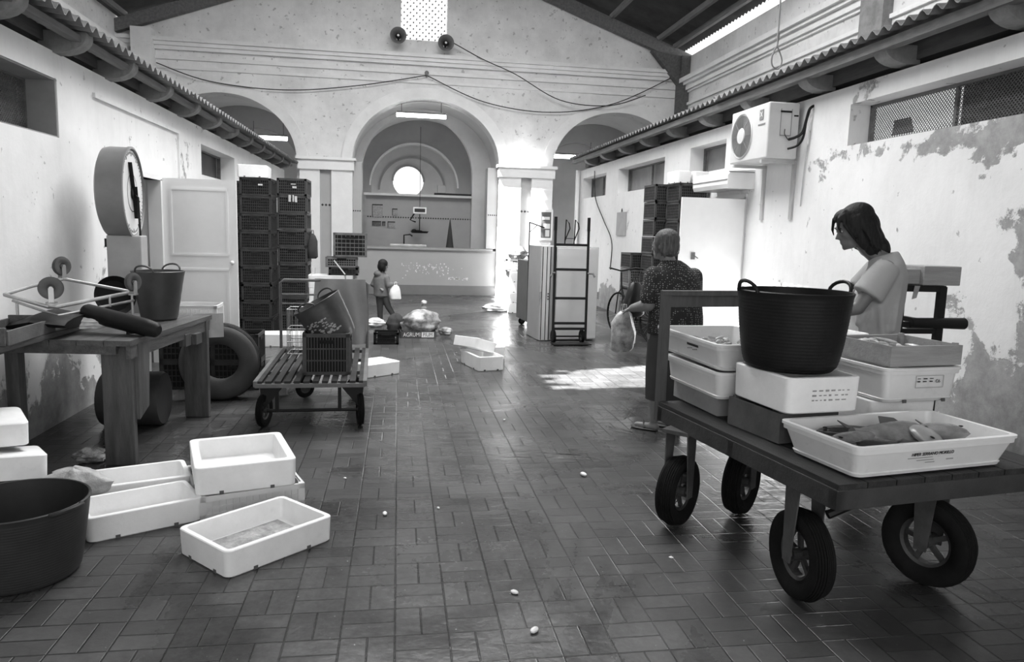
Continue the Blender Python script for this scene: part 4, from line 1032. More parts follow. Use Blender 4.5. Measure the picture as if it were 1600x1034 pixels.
# her bags
PLB = M('thin_white_plastic', 0.40, 0.18, 0.75, 9, bmp=1.0, bscale=12)
def lump(name, c, r_, seed, mat, label, cat, k=0.22, n=26, m=18, group=None):
    mb = MB(); rr = random.Random(seed); ph = [rr.uniform(0, 6) for _ in range(6)]; rings = []
    for j in range(m + 1):
        a = -PI / 2 + PI * j / m; cz = math.sin(a); rz = max(math.cos(a), 0.03); ring = []
        for i in range(n):
            t = 2 * PI * i / n
            w = 1 + k * (0.5 * math.sin(3 * t + ph[0] + 2 * cz) + 0.35 * math.sin(5 * t + ph[1] - 3 * cz) + 0.3 * math.sin(8 * t + ph[2] + 5 * cz) + 0.3 * math.sin(4 * cz * 3 + ph[3] + t))
            z = r_[2] * cz; z = max(z, -r_[2] * 0.80)
            ring.append(mb.bm.verts.new((c[0] + r_[0] * rz * w * math.cos(t), c[1] + r_[1] * rz * w * math.sin(t), c[2] + z * (1 + 0.15 * k * math.sin(6 * t + ph[4])))))
        rings.append(ring)
    mb.skin(rings)
    return tag(obj(name, mb, mat, smooth=True, angle=70), label, cat, group)
def bag(name, c, w, dpt, h, rz, mat, label, cat, seed, strap=True):
    o = thing(name, label, cat, c, rz); rr = random.Random(seed); mb = MB(); secs = []
    for z, f in ((-h, 0.72), (-h * 0.93, 0.95), (-h * 0.6, 1.0), (-h * 0.3, 0.85), (-h * 0.1, 0.55), (0, 0.28)):
        secs.append(((rr.uniform(-0.01, 0.01), rr.uniform(-0.01, 0.01), z), (w / 2 * f, 0, 0), (0, dpt / 2 * (f ** 0.7), 0), 2.6))
    mb.loft(secs, 22); bag_ = obj('sack', mb, mat, o, smooth=True)
    if strap:
        for s_ in (-1, 1): obj('loop', MB().tube([(-w * 0.12, s_ * 0.012, -0.01), (-w * 0.06, s_ * 0.014, 0.05), (w * 0.06, s_ * 0.014, 0.05), (w * 0.12, s_ * 0.012, -0.01)], 0.004, 6), mat, o, smooth=True)
    return o
bag('carrier_bag', (1.845, 5.83, 0.965), 0.22, 0.12, 0.34, 0.3, PLB, 'shiny pale carrier bag hanging from the hand of the person in the dotted blouse', 'bag', 3)
bag('carrier_bag', (1.90, 5.98, 0.95), 0.20, 0.14, 0.30, -0.2, M('grey_plastic_bag', 0.16, 0.25, 0.5, 9, bmp=0.8, bscale=14), 'grey carrier bag close beside the shiny pale carrier bag', 'bag', 5)
bag('handbag', (2.03, 6.12, 1.18), 0.24, 0.12, 0.30, 0.5, M('black_leather', 0.02, 0.35, 0.3, 8, bmp=0.2), 'black handbag held at the elbow of the person in the dotted blouse', 'bag', 8)
# ---- the child at the far end, walking with a white bag
ch = thing('person', 'small child in a grey jacket walking before the far counter', 'person', (-0.20, 12.25, 0))
mb = MB(); fc = Vector((0.75, 0.65, -0.15)); P, R_ = head(mb, (-0.03, 0, 0.965), fc, (0, 0, 1), 0.80)
mb.capsule((-0.06, 0, 0.80), (-0.03, 0, 0.90), 0.045, 0.042)
mb.loft([((-0.06, 0, 0.46), (0.09, 0, 0), (0, 0.075, 0)), ((-0.07, 0, 0.65), (0.095, 0, 0), (0, 0.08, 0)), ((-0.07, 0, 0.80), (0.10, 0, 0), (0, 0.07, 0)), ((-0.06, 0, 0.85), (0.05, 0, 0), (0, 0.05, 0))], 16)
for sh, el, wr in (((0.02, -0.05, 0.78), (0.05, -0.09, 0.655), (0.135, -0.06, 0.68)), ((-0.14, 0.04, 0.78), (-0.20, 0.03, 0.66), (-0.10, -0.06, 0.62))):
    mb.capsule(sh, el, 0.034, 0.028); mb.capsule(el, wr, 0.028, 0.020); hand(mb, wr, Vector(wr) - Vector(el), (0, 0.3, -1), 0.7, 0.8, 1)
for hp, kn, an in (((-0.09, 0, 0.50), (-0.085, 0.02, 0.28), (-0.08, 0.03, 0.06)), ((-0.02, 0, 0.50), (0.05, -0.02, 0.30), (0.16, -0.05, 0.12))):
    mb.capsule(hp, kn, 0.058, 0.042); mb.capsule(kn, an, 0.040, 0.026); mb.capsule(Vector(an) + Vector((0, 0, -0.02)), Vector(an) + Vector((0.07, 0.06, -0.035)), 0.028, 0.020)
bd = bake(soften(obj('body', mb, SKIN2, ch, smooth=True), 0.008, 3)); face_bits(P, R_, 0.80, bd)
mb = MB(); mb.loft([((-0.06, 0, 0.47), (0.125, 0, 0), (0, 0.10, 0)), ((-0.07, 0, 0.60), (0.12, 0, 0), (0, 0.10, 0)), ((-0.07, 0, 0.76), (0.125, 0, 0), (0, 0.095, 0)), ((-0.06, 0, 0.86), (0.065, 0, 0), (0, 0.062, 0))], 18)
for sh, el, wr in (((0.02, -0.05, 0.78), (0.05, -0.09, 0.655), (0.135, -0.06, 0.68)), ((-0.14, 0.04, 0.78), (-0.20, 0.03, 0.66), (-0.10, -0.06, 0.62))):
    mb.capsule(sh, el, 0.050, 0.044); mb.capsule(el, Vector(el).lerp(Vector(wr), 0.8), 0.044, 0.036)
mb.ell((-0.12, -0.02, 0.84), (0.07, 0.08, 0.06))
bake(soften(obj('jacket', mb, M('grey_jacket', 0.14, 0.9, 0.3, 8), ch, smooth=True), 0.011, 3))
mb = MB()
for hp, kn, an in (((-0.09, 0, 0.50), (-0.085, 0.02, 0.28), (-0.08, 0.03, 0.09)), ((-0.02, 0, 0.50), (0.05, -0.02, 0.30), (0.15, -0.045, 0.14))):
    mb.capsule(hp, kn, 0.070, 0.052); mb.capsule(kn, an, 0.052, 0.042)
bake(soften(obj('trousers', mb, M('dark_child_trousers', 0.05, 0.9), ch, smooth=True), 0.011, 3))
mb = MB()
for an in ((-0.08, 0.03, 0.04), (0.16, -0.05, 0.10)): mb.capsule(Vector(an) + Vector((-0.02, -0.01, 0)), Vector(an) + Vector((0.08, 0.06, -0.01)), 0.036, 0.030)
obj('shoes', mb, M('pale_shoe', 0.5, 0.6), ch, smooth=True)
mb = MB(); e = R_.to_euler(); mb.ell(P(-0.025, 0, 0.05), (0.085, 0.078, 0.075), e, 18, 12); mb.ell(P(-0.05, 0, -0.01), (0.068, 0.075, 0.085), e, 18, 12); mb.ell(P(-0.03, -0.07, -0.05), (0.03, 0.02, 0.06), e)
bake(soften(obj('hair', mb, HAIRD, ch, smooth=True), 0.009, 3))
bag('white_bag', (-0.035, 12.17, 0.665), 0.19, 0.15, 0.24, 0.2, M('glossy_white_bag', 0.78, 0.3), 'round white bag carried by the small child', 'bag', 12)
# ================= left foreground: tub, polystyrene boxes
b = tub('rubber_tub', 0.235, 0.285, 0.345, M('grey_black_rubber', 0.028, 0.55, 0.2, 7, spec=0.3), 'large grey-black ribbed tub standing on the floor at the left front', hr=0.010, rings=26, turn=-0.45, lift=0.25, pw=0.8, rib=0.0014)
b.location = (-1.66, 3.42, 0)
t = Kind(foam_box(0.59, 0.43, 0.13, dirty=True)).put((-0.675, 3.62, 0), 0.755, 'open white polystyrene box with a stained bottom in front of the two-box stack')
k = Kind(foam_box(0.55, 0.34, 0.13)); k.put((-1.34, 3.99, 0), 0.52, 'long white polystyrene box just behind the large tub')
k.put((-1.49, 4.40, 0), 0.38, 'white polystyrene box with a crumpled bag at its left end')
G = None
k = Kind(crate(0.56, 0.60, 0.125, M('white_crate_plastic', 0.66, 0.5, 0.06, 8), nv=16, nh=2, slot=False, solid=0.9))
k.put((-0.885, 4.36, 0), 0.37, 'low white plastic crate with a lattice edge at the bottom of the two-box stack')
Kind(foam_box(0.53, 0.60, 0.155, t=0.045)).put((-0.895, 4.35, 0.127), 0.30, 'white polystyrene box on top of the low lattice-edged crate')
lump('crumpled_bag', (-1.75, 4.22, 0.12), (0.17, 0.11, 0.11), 3, M('grey_white_bag', 0.42, 0.4, 0.25, 12, bmp=0.6), 'crumpled whitish bag leaning at the left end of the white boxes', 'bag', k=0.3)
k = Kind(foam_box(0.56, 0.36, 0.13, notch=False))
k.put((-2.14, 4.10, 0.0), 0.05, 'flat white polystyrene box lowest in the pile at the left edge behind the tub')
k.put((-2.22, 4.27, 0.305), (PI - 0.10, 0.10, 0.54), 'upturned white polystyrene box in the middle of the pile at the left edge')
Kind(foam_box(0.38, 0.36, 0.13, notch=False)).put((-2.27, 4.40, 0.475), (PI + 0.06, 0.06, 0.56), 'white polystyrene box turned bottom up on top of the pile at the left edge')
lump('wet_paper', (-1.98, 5.05, 0.045), (0.10, 0.07, 0.05), 6, PLB, 'crumpled wet paper on the floor below the table', 'paper', k=0.3)
# ================= wooden work table on the left with everything on it
TX, TY, TR = -1.66, 4.87, -0.10
tb = thing('work_table', 'rough wooden work table with plank legs along the left wall', 'table', (TX, TY, 0), TR)
OT = M('wet_old_table_wood', 0.075, 0.45, 0.5, 3, bmp=0.5, dirt=0.5, stretch=(6, 0.7, 6)); OL = M('stained_table_leg', 0.07, 0.6, 0.5, 3, bmp=0.4, dirt=0.5, stretch=(5, 5, 0.7))
mb = MB()
for j in range(5): mb.box((-0.075 - 0.165 * j, 0.73, 0.815), (0.16, 1.46, 0.035))
obj('tabletop', mb, OT, tb)
mb = MB(); mb.box((-0.02, 0.73, 0.755), (0.03, 1.40, 0.085)); mb.box((-0.45, 0.03, 0.77), (0.72, 0.03, 0.055)); mb.box((-0.45, 1.42, 0.77), (0.72, 0.03, 0.055))
obj('apron', mb, OT, tb)
for (x, y, w, dd) in ((-0.12, 0.10, 0.19, 0.05), (-0.09, 1.36, 0.19, 0.05), (-0.76, 0.10, 0.08, 0.08), (-0.70, 1.36, 0.08, 0.08)):
    obj('leg', MB().box((x, y, 0.40), (w, dd, 0.797), bev=0.004), OL, tb)
mb = MB(); mb.prism([(-0.025, 0.12, 0.80), (-0.025, 0.30, 0.80), (-0.025, 0.26, 0.36), (-0.025, 0.12, 0.30)], (0.022, 0, 0)); obj('leg_brace', mb, OL, tb)
mb = MB(); mb.box((-0.02, 0.95, 0.70), (0.05, 0.10, 0.09)); mb.box((0.005, 1.10, 0.69), (0.05, 0.12, 0.08)); obj('block', mb, OL, tb)
def ontable(lx, ly, z):
    v = rotz(TR) @ Vector((lx, ly, 0)); return (TX + v.x, TY + v.y, z)
o = thing('paper_sign', 'small pale card hanging at the far corner of the work table', 'sign', ontable(-0.03, 1.475, 0.74), TR - 1.0)
obj('card', MB().box((0, 0, 0), (0.006, 0.24, 0.20)), M('pale_card', 0.42, 0.8), o)
mb = MB()
for k_ in range(4): mb.box((0.0035, -0.085 + 0.03 * k_, 0.035), (0.001, 0.014, 0.06))
obj('ink_strokes', mb, M('grey_ink', 0.3, 0.7), o)
b = tub('bucket', 0.130, 0.185, 0.375, M('dark_grey_bucket_plastic', 0.050, 0.45, 0.25, 6), 'dark grey bucket with a loop grip standing on the work table below the big dial', rings=4, turn=1.30, pw=1.0)
b.location = ontable(-0.265, 1.10, 0.834)
o = thing('rolled_mat', 'dark rolled rubber mat lying across the work table', 'mat', ontable(-0.17, 0.28, 0.92), TR - 0.25, rot=(0, 0.0, TR - 0.25))
mb = MB(); mb.lathe([(0.02, -0.28), (0.052, -0.28), (0.060, -0.262), (0.058, 0.18), (0.050, 0.26), (0.030, 0.28), (0.02, 0.28)], (0, 0, 0), 'X', n=24, cap=(True, True)); obj('roll', mb, BLACKP, o, smooth=True, rot=(0, 0.17, 0))
mb = MB(); mb.box((0.06, 0, -0.065), (0.02, 0.05, 0.035)); obj('foot', mb, BLACKP, o)
# drainboard and wooden box to the left, reaching past the table toward the camera
o = thing('wooden_board', 'long pale wooden board laid over the left part of the work table', 'board', (-2.33, 4.72, 0.0), -0.04)
obj('plank', MB().box((0, 0.35, 0.852), (0.36, 1.5, 0.035), bev=0.004), OT, o)
o = thing('wall_bench', 'dark bench against the left wall in front of the work table', 'bench', (-2.42, 4.0, 0.0), 0)
obj('top', MB().box((0, -0.1, 0.815), (0.34, 1.7, 0.035)), OT, o)
obj('leg', MB().box((0.0, -0.85, 0.40), (0.28, 0.06, 0.795)), OL, o); obj('back_board', MB().box((-0.155, -0.1, 0.40), (0.03, 1.7, 0.795)), OL, o)
o = thing('wooden_tray', 'dark wooden tray with a raised end on the board at the left edge', 'tray', (-2.28, 4.72, 0.872), 0.02)
obj('base', MB().box((0, 0, 0.01), (0.26, 0.62, 0.02)), OT, o)
for y in (-0.31, 0.31): obj('end_board', MB().box((0, y, 0.05), (0.26, 0.022, 0.10)), OT, o)
for x in (-0.13, 0.13): obj('side_board', MB().box((x, 0, 0.04), (0.016, 0.60, 0.08)), OLDW, o)
tag(obj('black_sheet', MB().loft([((-2.34, 5.02, 0.90), (0.15, 0, 0.01), (0, 0.05, 0.03)), ((-2.22, 5.10, 0.95), (0, 0.26, 0), (0.01, 0, 0.05)), ((-2.05, 5.14, 0.92), (0, 0.22, 0), (0.01, 0, 0.04))], 12), BLACKP, smooth=True), 'black folded plastic sheet lying behind the wooden tray', 'sheet')
lump('fish_scraps', (-2.02, 5.22, 0.90), (0.10, 0.07, 0.045), 9, WPLAST, 'small whitish heap between the upturned trolley frame and the rolled mat', 'scraps', k=0.3)
# upturned light trolley frame: tubes with castors in the air
o = thing('trolley_frame', 'light tubular trolley frame lying upside down with its castors in the air on the table', 'trolley', (0, 0, 0))
F = [(-2.43, 5.02, 1.10), (-2.16, 4.98, 1.03), (-1.93, 5.78, 1.06), (-2.33, 5.62, 1.16)]
mb = MB(); mb.tube([F[0], F[1], (-2.14, 5.02, 1.025), F[2]], 0.013); mb.tube([F[2], F[3]], 0.011); mb.tube([F[3], (-2.40, 5.3, 1.13), F[0]], 0.011)
mb.tube([(-2.40, 5.05, 1.06), (-2.13, 5.02, 0.97), (-1.92, 5.76, 1.0)], 0.009); mb.tube([(-1.99, 5.5, 1.05), (-1.99, 5.5, 0.98)], 0.008); mb.tube([(-1.93, 5.76, 1.06), (-1.93, 5.76, 0.87)], 0.009); mb.tube([(-2.38, 5.06, 1.06), (-2.38, 5.06, 0.90)], 0.009)
obj('tube_frame', mb, GALV, o, smooth=True)
CG = M('castor_grey_rubber', 0.10, 0.6, 0.2, 9)
for (x, y, z, R_, ax) in ((-2.16, 5.02, 1.145, 0.072, (0.35, -0.9, 0)), (-2.34, 5.62, 1.25, 0.068, (0.85, -0.5, 0)), (-1.88, 5.64, 1.145, 0.068, (0.85, -0.5, 0))):
    w_ = wheel(o, (x, y, z), ax, R_, 0.032, 'castor_wheel', 0, 0.35, CG)
    a = Vector(ax).normalized(); mb = MB()
    for s_ in (-1, 1): mb.bar(Vector((x, y, z)) + a * 0.021 * s_, Vector((x, y, z - R_ - 0.02)) + a * 0.021 * s_, 0.03, 0.004, up=tuple(a))
    mb.box((x, y, z - R_ - 0.02), (0.05, 0.05, 0.012)); mb.cyl(Vector((x, y, z)) - a * 0.026, Vector((x, y, z)) + a * 0.026, 0.012)
    obj('castor_fork', mb, GALV, o)
o = thing('round_pan', 'black round pan leaning behind the trolley frame on the work table', 'pan', (-2.17, 6.10, 1.0), 0.3)
obj('dish', MB().lathe([(0.001, -0.012), (0.12, -0.012), (0.15, 0.02), (0.154, 0.02), (0.13, -0.02), (0.001, -0.02)], (0, 0, 0), (0.35, -0.9, 0.18), n=36), BLACKP, o, smooth=True); obj('pan_grip', MB().cyl((0.0, 0.0, -0.148), (0.0, 0.02, -0.165), 0.02), BLACKP, o)
# the big industrial dial scale on its column
sc_ = thing('dial_scale', 'big round dial scale on a column beside the left wall, seen edge-on', 'scale', (-2.225, 6.58, 0), 0.09)
DG = M('grey_scale_enamel', 0.20, 0.4, 0.12, 4)
mb = MB(); mb.box((0, 0, 0.73), (0.26, 0.22, 1.46), bev=0.01); mb.box((0, 0, 0.03), (0.40, 0.34, 0.06), bev=0.01); obj('column', mb, M('light_scale_enamel', 0.36, 0.4, 0.12, 4), sc_)
mb = MB(); mb.lathe([(0.02, -0.15), (0.31, -0.15), (0.355, -0.13), (0.365, -0.09), (0.365, 0.035), (0.372, 0.05), (0.372, 0.066), (0.355, 0.070), (0.350, 0.050), (0.02, 0.050)], (0, 0, 1.81), 'X', n=56); obj('drum', mb, DG, sc_, smooth=True)
mb = MB(); mb.lathe([(0.001, 0.053), (0.345, 0.053)], (0, 0, 1.81), 'X', n=48); obj('dial_face', mb, M('dial_white', 0.72, 0.3, 0.05, 4), sc_)
mb = MB()
for k_ in range(60):
    a = 2 * PI * k_ / 60; L = 0.035 if k_ % 5 == 0 else 0.018
    mb.bar((0.0545, math.sin(a) * (0.33 - L), 1.81 + math.cos(a) * (0.33 - L)), (0.0545, math.sin(a) * 0.33, 1.81 + math.cos(a) * 0.33), 0.001, 0.005, up=(1, 0, 0))
mb.lathe([(0.150, 0.0545), (0.158, 0.0545)], (0, 0, 1.81), 'X', n=36)
obj('dial_marks', mb, INK, sc_)
mb = MB(); mb.lathe([(0.001, 0.0), (0.055, 0.0), (0.055, 0.012), (0.001, 0.016)], (0.055, 0, 1.81), 'X', n=20); mb.bar((0.065, 0.03, 1.70), (0.065, -0.10, 2.05), 0.004, 0.035, up=(1, 0, 0)); mb.bar((0.065, -0.02, 1.80), (0.065, 0.14, 1.74), 0.004, 0.03, up=(1, 0, 0)); mb.bar((0.068, 0.0, 1.86), (0.068, 0.05, 1.60), 0.004, 0.05, up=(1, 0, 0)); obj('pointer', mb, BLACKM, sc_)
mb = MB(); mb.tube([(0.10, -0.02, 1.77), (0.11, -0.03, 1.40), (0.13, -0.05, 0.98)], 0.009); mb.tube([(0.06, 0.02, 1.80), (0.10, -0.02, 1.77)], 0.009); obj('weigh_rod', mb, BLACKM, sc_, smooth=True)
mb = MB(); mb.cyl((-0.16, 0, 1.43), (-0.16, 0, 1.36), 0.012); obj('drum_pin', mb, BLACKM, sc_)
# things stored under and behind the table
ty = thing('truck_tyre', 'large worn tyre standing on the floor beside the work table', 'tyre', (-1.575, 6.86, 0), 0.10)
mb = MB(); prof = [(0.165, -0.05), (0.175, -0.085), (0.22, -0.105), (0.29, -0.105), (0.325, -0.085), (0.342, -0.05), (0.345, 0.0), (0.342, 0.05), (0.325, 0.085), (0.29, 0.105), (0.22, 0.105), (0.175, 0.085), (0.165, 0.05), (0.158, 0.0), (0.165, -0.05)]
mb.lathe(prof, (0, 0, 0.345), 'Y', n=56); obj('tyre_body', mb, M('dusty_tyre_rubber', 0.055, 0.75, 0.2, 5, bmp=0.2), ty, smooth=True, angle=60)
mb = MB()
for w_ in (-0.06, -0.02, 0.02, 0.06): mb.lathe([(0.3435, w_ - 0.006), (0.3465, w_ - 0.005), (0.3465, w_ + 0.005), (0.3435, w_ + 0.006)], (0, 0, 0.345), 'Y', n=56)
obj('tread', mb, RUBBER, ty, smooth=True)
tag(obj('dark_drum', MB().lathe([(0.02, -0.22), (0.20, -0.22), (0.21, -0.20), (0.21, 0.20), (0.20, 0.22), (0.02, 0.22)], (-2.02, 6.0, 0.21), 'X', n=28, cap=(True, True)), M('dark_drum_metal', 0.04, 0.6, 0.4, 4), smooth=True), 'dark metal drum lying under the work table', 'drum')
tag(obj('stone_block', MB().box((-1.14, 7.06, 0.10), (0.22, 0.20, 0.20), (0, 0, 0.2), bev=0.01), M('grey_block', 0.25, 0.8, 0.2, 5, bmp=0.3)), 'grey block on the floor behind the tyre', 'block')
k = Kind(crate(0.44, 0.36, 0.27, DARKP, nv=12, nh=4, solid=0.92)); G2 = 'dark crates under the white crate behind the bucket'
for i_, z in enumerate((0.0, 0.27)): k.put((-2.0, 7.45, z), 0.0, ('lower', 'upper')[i_] + ' dark crate under the white crate, behind the work table')
for i_, z in enumerate((0.0, 0.27)): k.put((-1.53, 7.42, z), 0.0, ('lower', 'upper')[i_] + ' dark crate seen through the hole of the big tyre')
Kind(crate(0.46, 0.36, 0.26, M('white_crate_plastic', 0.66, 0.5, 0.06, 8), nv=12, nh=5, slot=False)).put((-1.93, 7.45, 0.545), 0.05, 'white lattice crate on dark crates behind the grey bucket')
# open white panelled door on the left, its frame in the wall
def panel_door(num, w, h, hinge, ang, mat, flat=False, knob=True, flip=1):
    d_ = obj('door_%d' % num, MB().box((flip * w / 2, 0, h / 2), (w, 0.038, h)), mat, None, loc=hinge, rot=(0, 0, ang)); d_['kind'] = 'structure'
    if not flat:
        mb = MB()
        for (z0, z1) in ((1.20, h - 0.10), (0.12, 1.06)):
            for y in (-0.022, 0.022):
                for (a0, a1, b0, b1) in ((0.09, w - 0.09, z0, z0 + 0.025), (0.09, w - 0.09, z1 - 0.025, z1), (0.09, 0.115, z0, z1), (w - 0.115, w - 0.09, z0, z1)):
                    mb.box((flip * (a0 + a1) / 2, y, (b0 + b1) / 2), (a1 - a0, 0.008 if a1 - a0 > 0.1 else 0.010, b1 - b0))
        obj('panel_moulding', mb, mat, d_)
    if knob: 
        mb = MB(); mb.cyl((flip * (w - 0.05), -0.02, 1.13), (flip * (w - 0.05), -0.055, 1.13), 0.010); mb.ell((flip * (w - 0.05), -0.065, 1.13), (0.024, 0.020, 0.024)); obj('door_knob', mb, WPLAST, d_, smooth=True)
    return d_
panel_door(1, 0.80, 2.05, (-2.60, 8.79, 0.012), 0.0, WPAINT)
mb = MB()
for y in (8.0, 8.75): mb.box((XL - 0.05, y, 1.02), (0.14, 0.06, 2.04))
mb.box((XL - 0.05, 8.375, 2.06), (0.14, 0.81, 0.06)); struct('trim_30', mb, WPAINT)
d2 = panel_door(2, 0.84, 2.06, (4.36, 8.955, 0.015), 0.0, WPAINT, flat=True, flip=-1, knob=False)
mb = MB(); mb.box((-0.66, -0.028, 1.33), (0.05, 0.014, 0.09)); mb.bar((-0.66, -0.04, 1.34), (-0.60, -0.05, 1.30), 0.012, 0.012); obj('door_handle', mb, GREYWOOD, d2)
mb = MB()
for y in (9.0, 9.9): mb.box((XR + 0.04, y, 1.05), (0.12, 0.06, 2.10))
mb.box((XR + 0.04, 9.45, 2.12), (0.12, 0.96, 0.06)); struct('trim_31', mb, WPAINT)
# windows of the stall fronts
def window(num, x, y0, y1, z0, z1, sg, parts, wiremesh=True, pitch=0.05, backing=None):
    w = struct('window_%d' % num, MB().box((x + sg * 0.24, (y0 + y1) / 2, z0 + 0.012), (0.05, y1 - y0, 0.024)).box((x + sg * 0.24, (y0 + y1) / 2, z1 - 0.012), (0.05, y1 - y0, 0.024)).box((x + sg * 0.24, y0 + 0.012, (z0 + z1) / 2), (0.05, 0.024, z1 - z0)).box((x + sg * 0.24, y1 - 0.012, (z0 + z1) / 2), (0.05, 0.024, z1 - z0)), GREYWOOD)
    for (a, b_, v) in parts:
        obj('pane_panel', MB().box((x + sg * 0.29, (a + b_) / 2, (z0 + z1) / 2), (0.01, b_ - a, z1 - z0)), emis('daylight_glow_panel', 0.6, 0.62) if v > 0.9 else M('window_board_%d' % int(v * 100), v, 0.7, 0.15, 3), w)  # emission on the pale panels stands in for daylight behind the mesh
    mb = MB()
    for (a, b_, v) in parts[1:]: mb.box((x + sg * 0.235, a, (z0 + z1) / 2), (0.03, 0.03, z1 - z0))
    if len(parts) > 1: obj('mullion', mb, GREYWOOD, w)
    if wiremesh:
        mb = MB(); H = z1 - z0; L = y1 - y0; k = -int(H / pitch)
        while k * pitch < L:
            for s_ in (1, -1):
                a0 = max(0, -k * pitch); a1 = min(H, L - k * pitch)
                if a1 > a0:
                    p, q = (k * pitch + a0, a0), (k * pitch + a1, a1)
                    if s_ < 0: p, q = (L - p[0], p[1]), (L - q[0], q[1])
                    mb.bar((x + sg * 0.222, y0 + p[0], z0 + p[1]), (x + sg * 0.222, y0 + q[0], z0 + q[1]), 0.005, 0.005)
            k += 1
        obj('wire_mesh', mb, GREYWOOD, w)
    return w
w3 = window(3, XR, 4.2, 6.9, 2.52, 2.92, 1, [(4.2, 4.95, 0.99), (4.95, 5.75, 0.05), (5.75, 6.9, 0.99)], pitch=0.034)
obj('dark_rag', MB().prism([(XR + 0.275, 6.62, 2.60), (XR + 0.275, 6.32, 2.60), (XR + 0.275, 6.38, 2.74), (XR + 0.275, 6.60, 2.74)], (0.008, 0, 0)), M('window_rag', 0.05, 0.9), w3)
window(4, XR, 9.7, 10.95, 2.52, 2.92, 1, [(9.7, 10.95, 0.30)], False); window(5, XR, 12.05, 14.7, 2.42, 2.90, 1, [(12.05, 13.3, 0.28), (13.3, 14.7, 0.32)], False); window(6, XR, 15.6, 17.6, 2.42, 2.90, 1, [(15.6, 16.6, 0.16), (16.6, 17.6, 0.2)], False)
window(7, XL, 5.0, 6.32, 2.20, 2.64, -1, [(5.0, 5.9, 0.10), (5.9, 6.32, 0.16)], True, pitch=0.03); window(8, XL, 10.55, 12.6, 2.22, 2.62, -1, [(10.55, 11.5, 0.10), (11.5, 12.6, 0.10)], False)
mb = MB(); mb.box((XL - 0.13, 5.66, 2.205), (0.24, 1.32, 0.012)); mb.box((XL - 0.13, 5.66, 2.634), (0.24, 1.32, 0.012)); mb.box((XL - 0.13, 6.314, 2.42), (0.24, 0.012, 0.42))
struct('trim_32', mb, M('grey_reveal', 0.26, 0.7, 0.15, 3))
# ================= crate stacks by the white door
ordn = ['lowest', 'second from the bottom', 'third from the bottom', 'fourth from the bottom', 'fifth from the bottom', 'sixth from the bottom', 'seventh from the bottom', 'eighth from the bottom', 'topmost']
ka = Kind(crate(0.42, 0.56, 0.245, DARKP, solid=0.9)); kb = Kind(crate(0.43, 0.56, 0.25, M('dark_grey_crate_plastic', 0.055, 0.5, 0.25, 9, spec=0.3), solid=0.9))
rr = random.Random(2)
for i_ in range(9): ka.put((-1.98 + rr.uniform(-.008, .008), 11.13, 0.247 * i_ + 0.001), rr.uniform(-.02, .02), '%s dark crate in the stack beside the open white door' % ordn[i_], 'crates in the middle stack left')
for i_ in range(9): kb.put((-1.60 + 0.03 + rr.uniform(-.008, .008), 11.80, 0.253 * i_ + 0.001), rr.uniform(-.02, .02), '%s crate in the tall stack with paper labels' % ordn[i_], 'crates in the taller stack left')
for i_ in range(9): ka.put((-2.36, 12.0, 0.247 * i_ + 0.001), 0, '%s dark crate in the rear stack half hidden by the white door' % ordn[i_], 'crates in the rear stack left')
PC = M('printed_card', 0.55, 0.6, 0.2, 20); pl = thing('paper_label', 'torn pale paper labels on the top crates of the tall left stack', 'label', (0, 0, 0))
for (x, z, w, h) in ((-1.545, 2.19, 0.07, 0.012), (-1.53, 2.145, 0.06, 0.03), (-1.60, 1.98, 0.035, 0.10), (-1.55, 1.98, 0.02, 0.10), (-1.51, 1.97, 0.035, 0.09)): obj('paper_strip', MB().box((x, 11.512, z), (w, 0.003, h)), PC, pl)
tag(obj('paper_label', MB().box((-1.90, 10.842, 2.13), (0.06, 0.003, 0.022)), PC), 'small pale label on the top crate of the middle left stack', 'label')
Kind(foam_box(0.40, 0.55, 0.17)).put((-2.02, 11.10, 2.226), 0.05, 'white polystyrene box lying on top of the middle crate stack by the open door')
bag('dark_sack', (-1.285, 11.62, 1.47), 0.16, 0.14, 0.38, 0.2, M('dark_cloth', 0.04, 0.9), 'dark sack hanging on the right side of the taller left stack', 'bag', 21)
Kind(foam_box(0.57, 0.36, 0.165)).put((-1.50, 10.05, 0), 0.04, 'white polystyrene box on the floor in front of the left crate stacks')
# boxes piled behind the flatbed trolley
kf = Kind(foam_box(0.50, 0.36, 0.18))
for i_ in range(5): kf.put((-0.98 + 0.01 * (i_ % 2), 10.68, 0.182 * i_), 0.02 * (i_ % 3), '%s white box in the pile behind the trolley' % ['lowest', 'second from the bottom', 'middle', 'second from the top', 'topmost'][i_], 'white boxes piled behind the flatbed trolley')
km = Kind(crate(0.40, 0.34, 0.11, DARKP, nv=10, nh=3, solid=0.9)); km.put((-0.75, 10.68, 0.912), 0.0, 'flat black crate on the white boxes behind the flatbed trolley')
Kind(crate(0.44, 0.34, 0.14, MIDP, nv=14, nh=3, solid=0.9)).put((-0.78, 10.68, 1.024), 0.05, 'grey crate in the middle of three behind the flatbed trolley')
Kind(crate(0.46, 0.34, 0.33, M('translucent_grey_crate', 0.12, 0.4, 0.4, 9), nv=8, nh=5, solid=0.94)).put((-0.665, 10.66, 1.17), 0.06, 'tall grey crate on top of the pile behind the flatbed trolley')
tag(obj('white_stick', MB().bar((-0.87, 10.46, 1.12), (-0.72, 10.44, 0.93), 0.014, 0.014), WPLAST), 'short white stick leaning on the pile of crates behind the flatbed trolley', 'stick')
tag(obj('paper_cup', MB().lathe([(0.001, 0), (0.028, 0), (0.036, 0.09), (0.034, 0.09), (0.027, 0.004)], (-1.18, 10.72, 0.911), n=16), WPLAST, smooth=True), 'small white cup at the left end of the pile behind the flatbed trolley', 'cup')
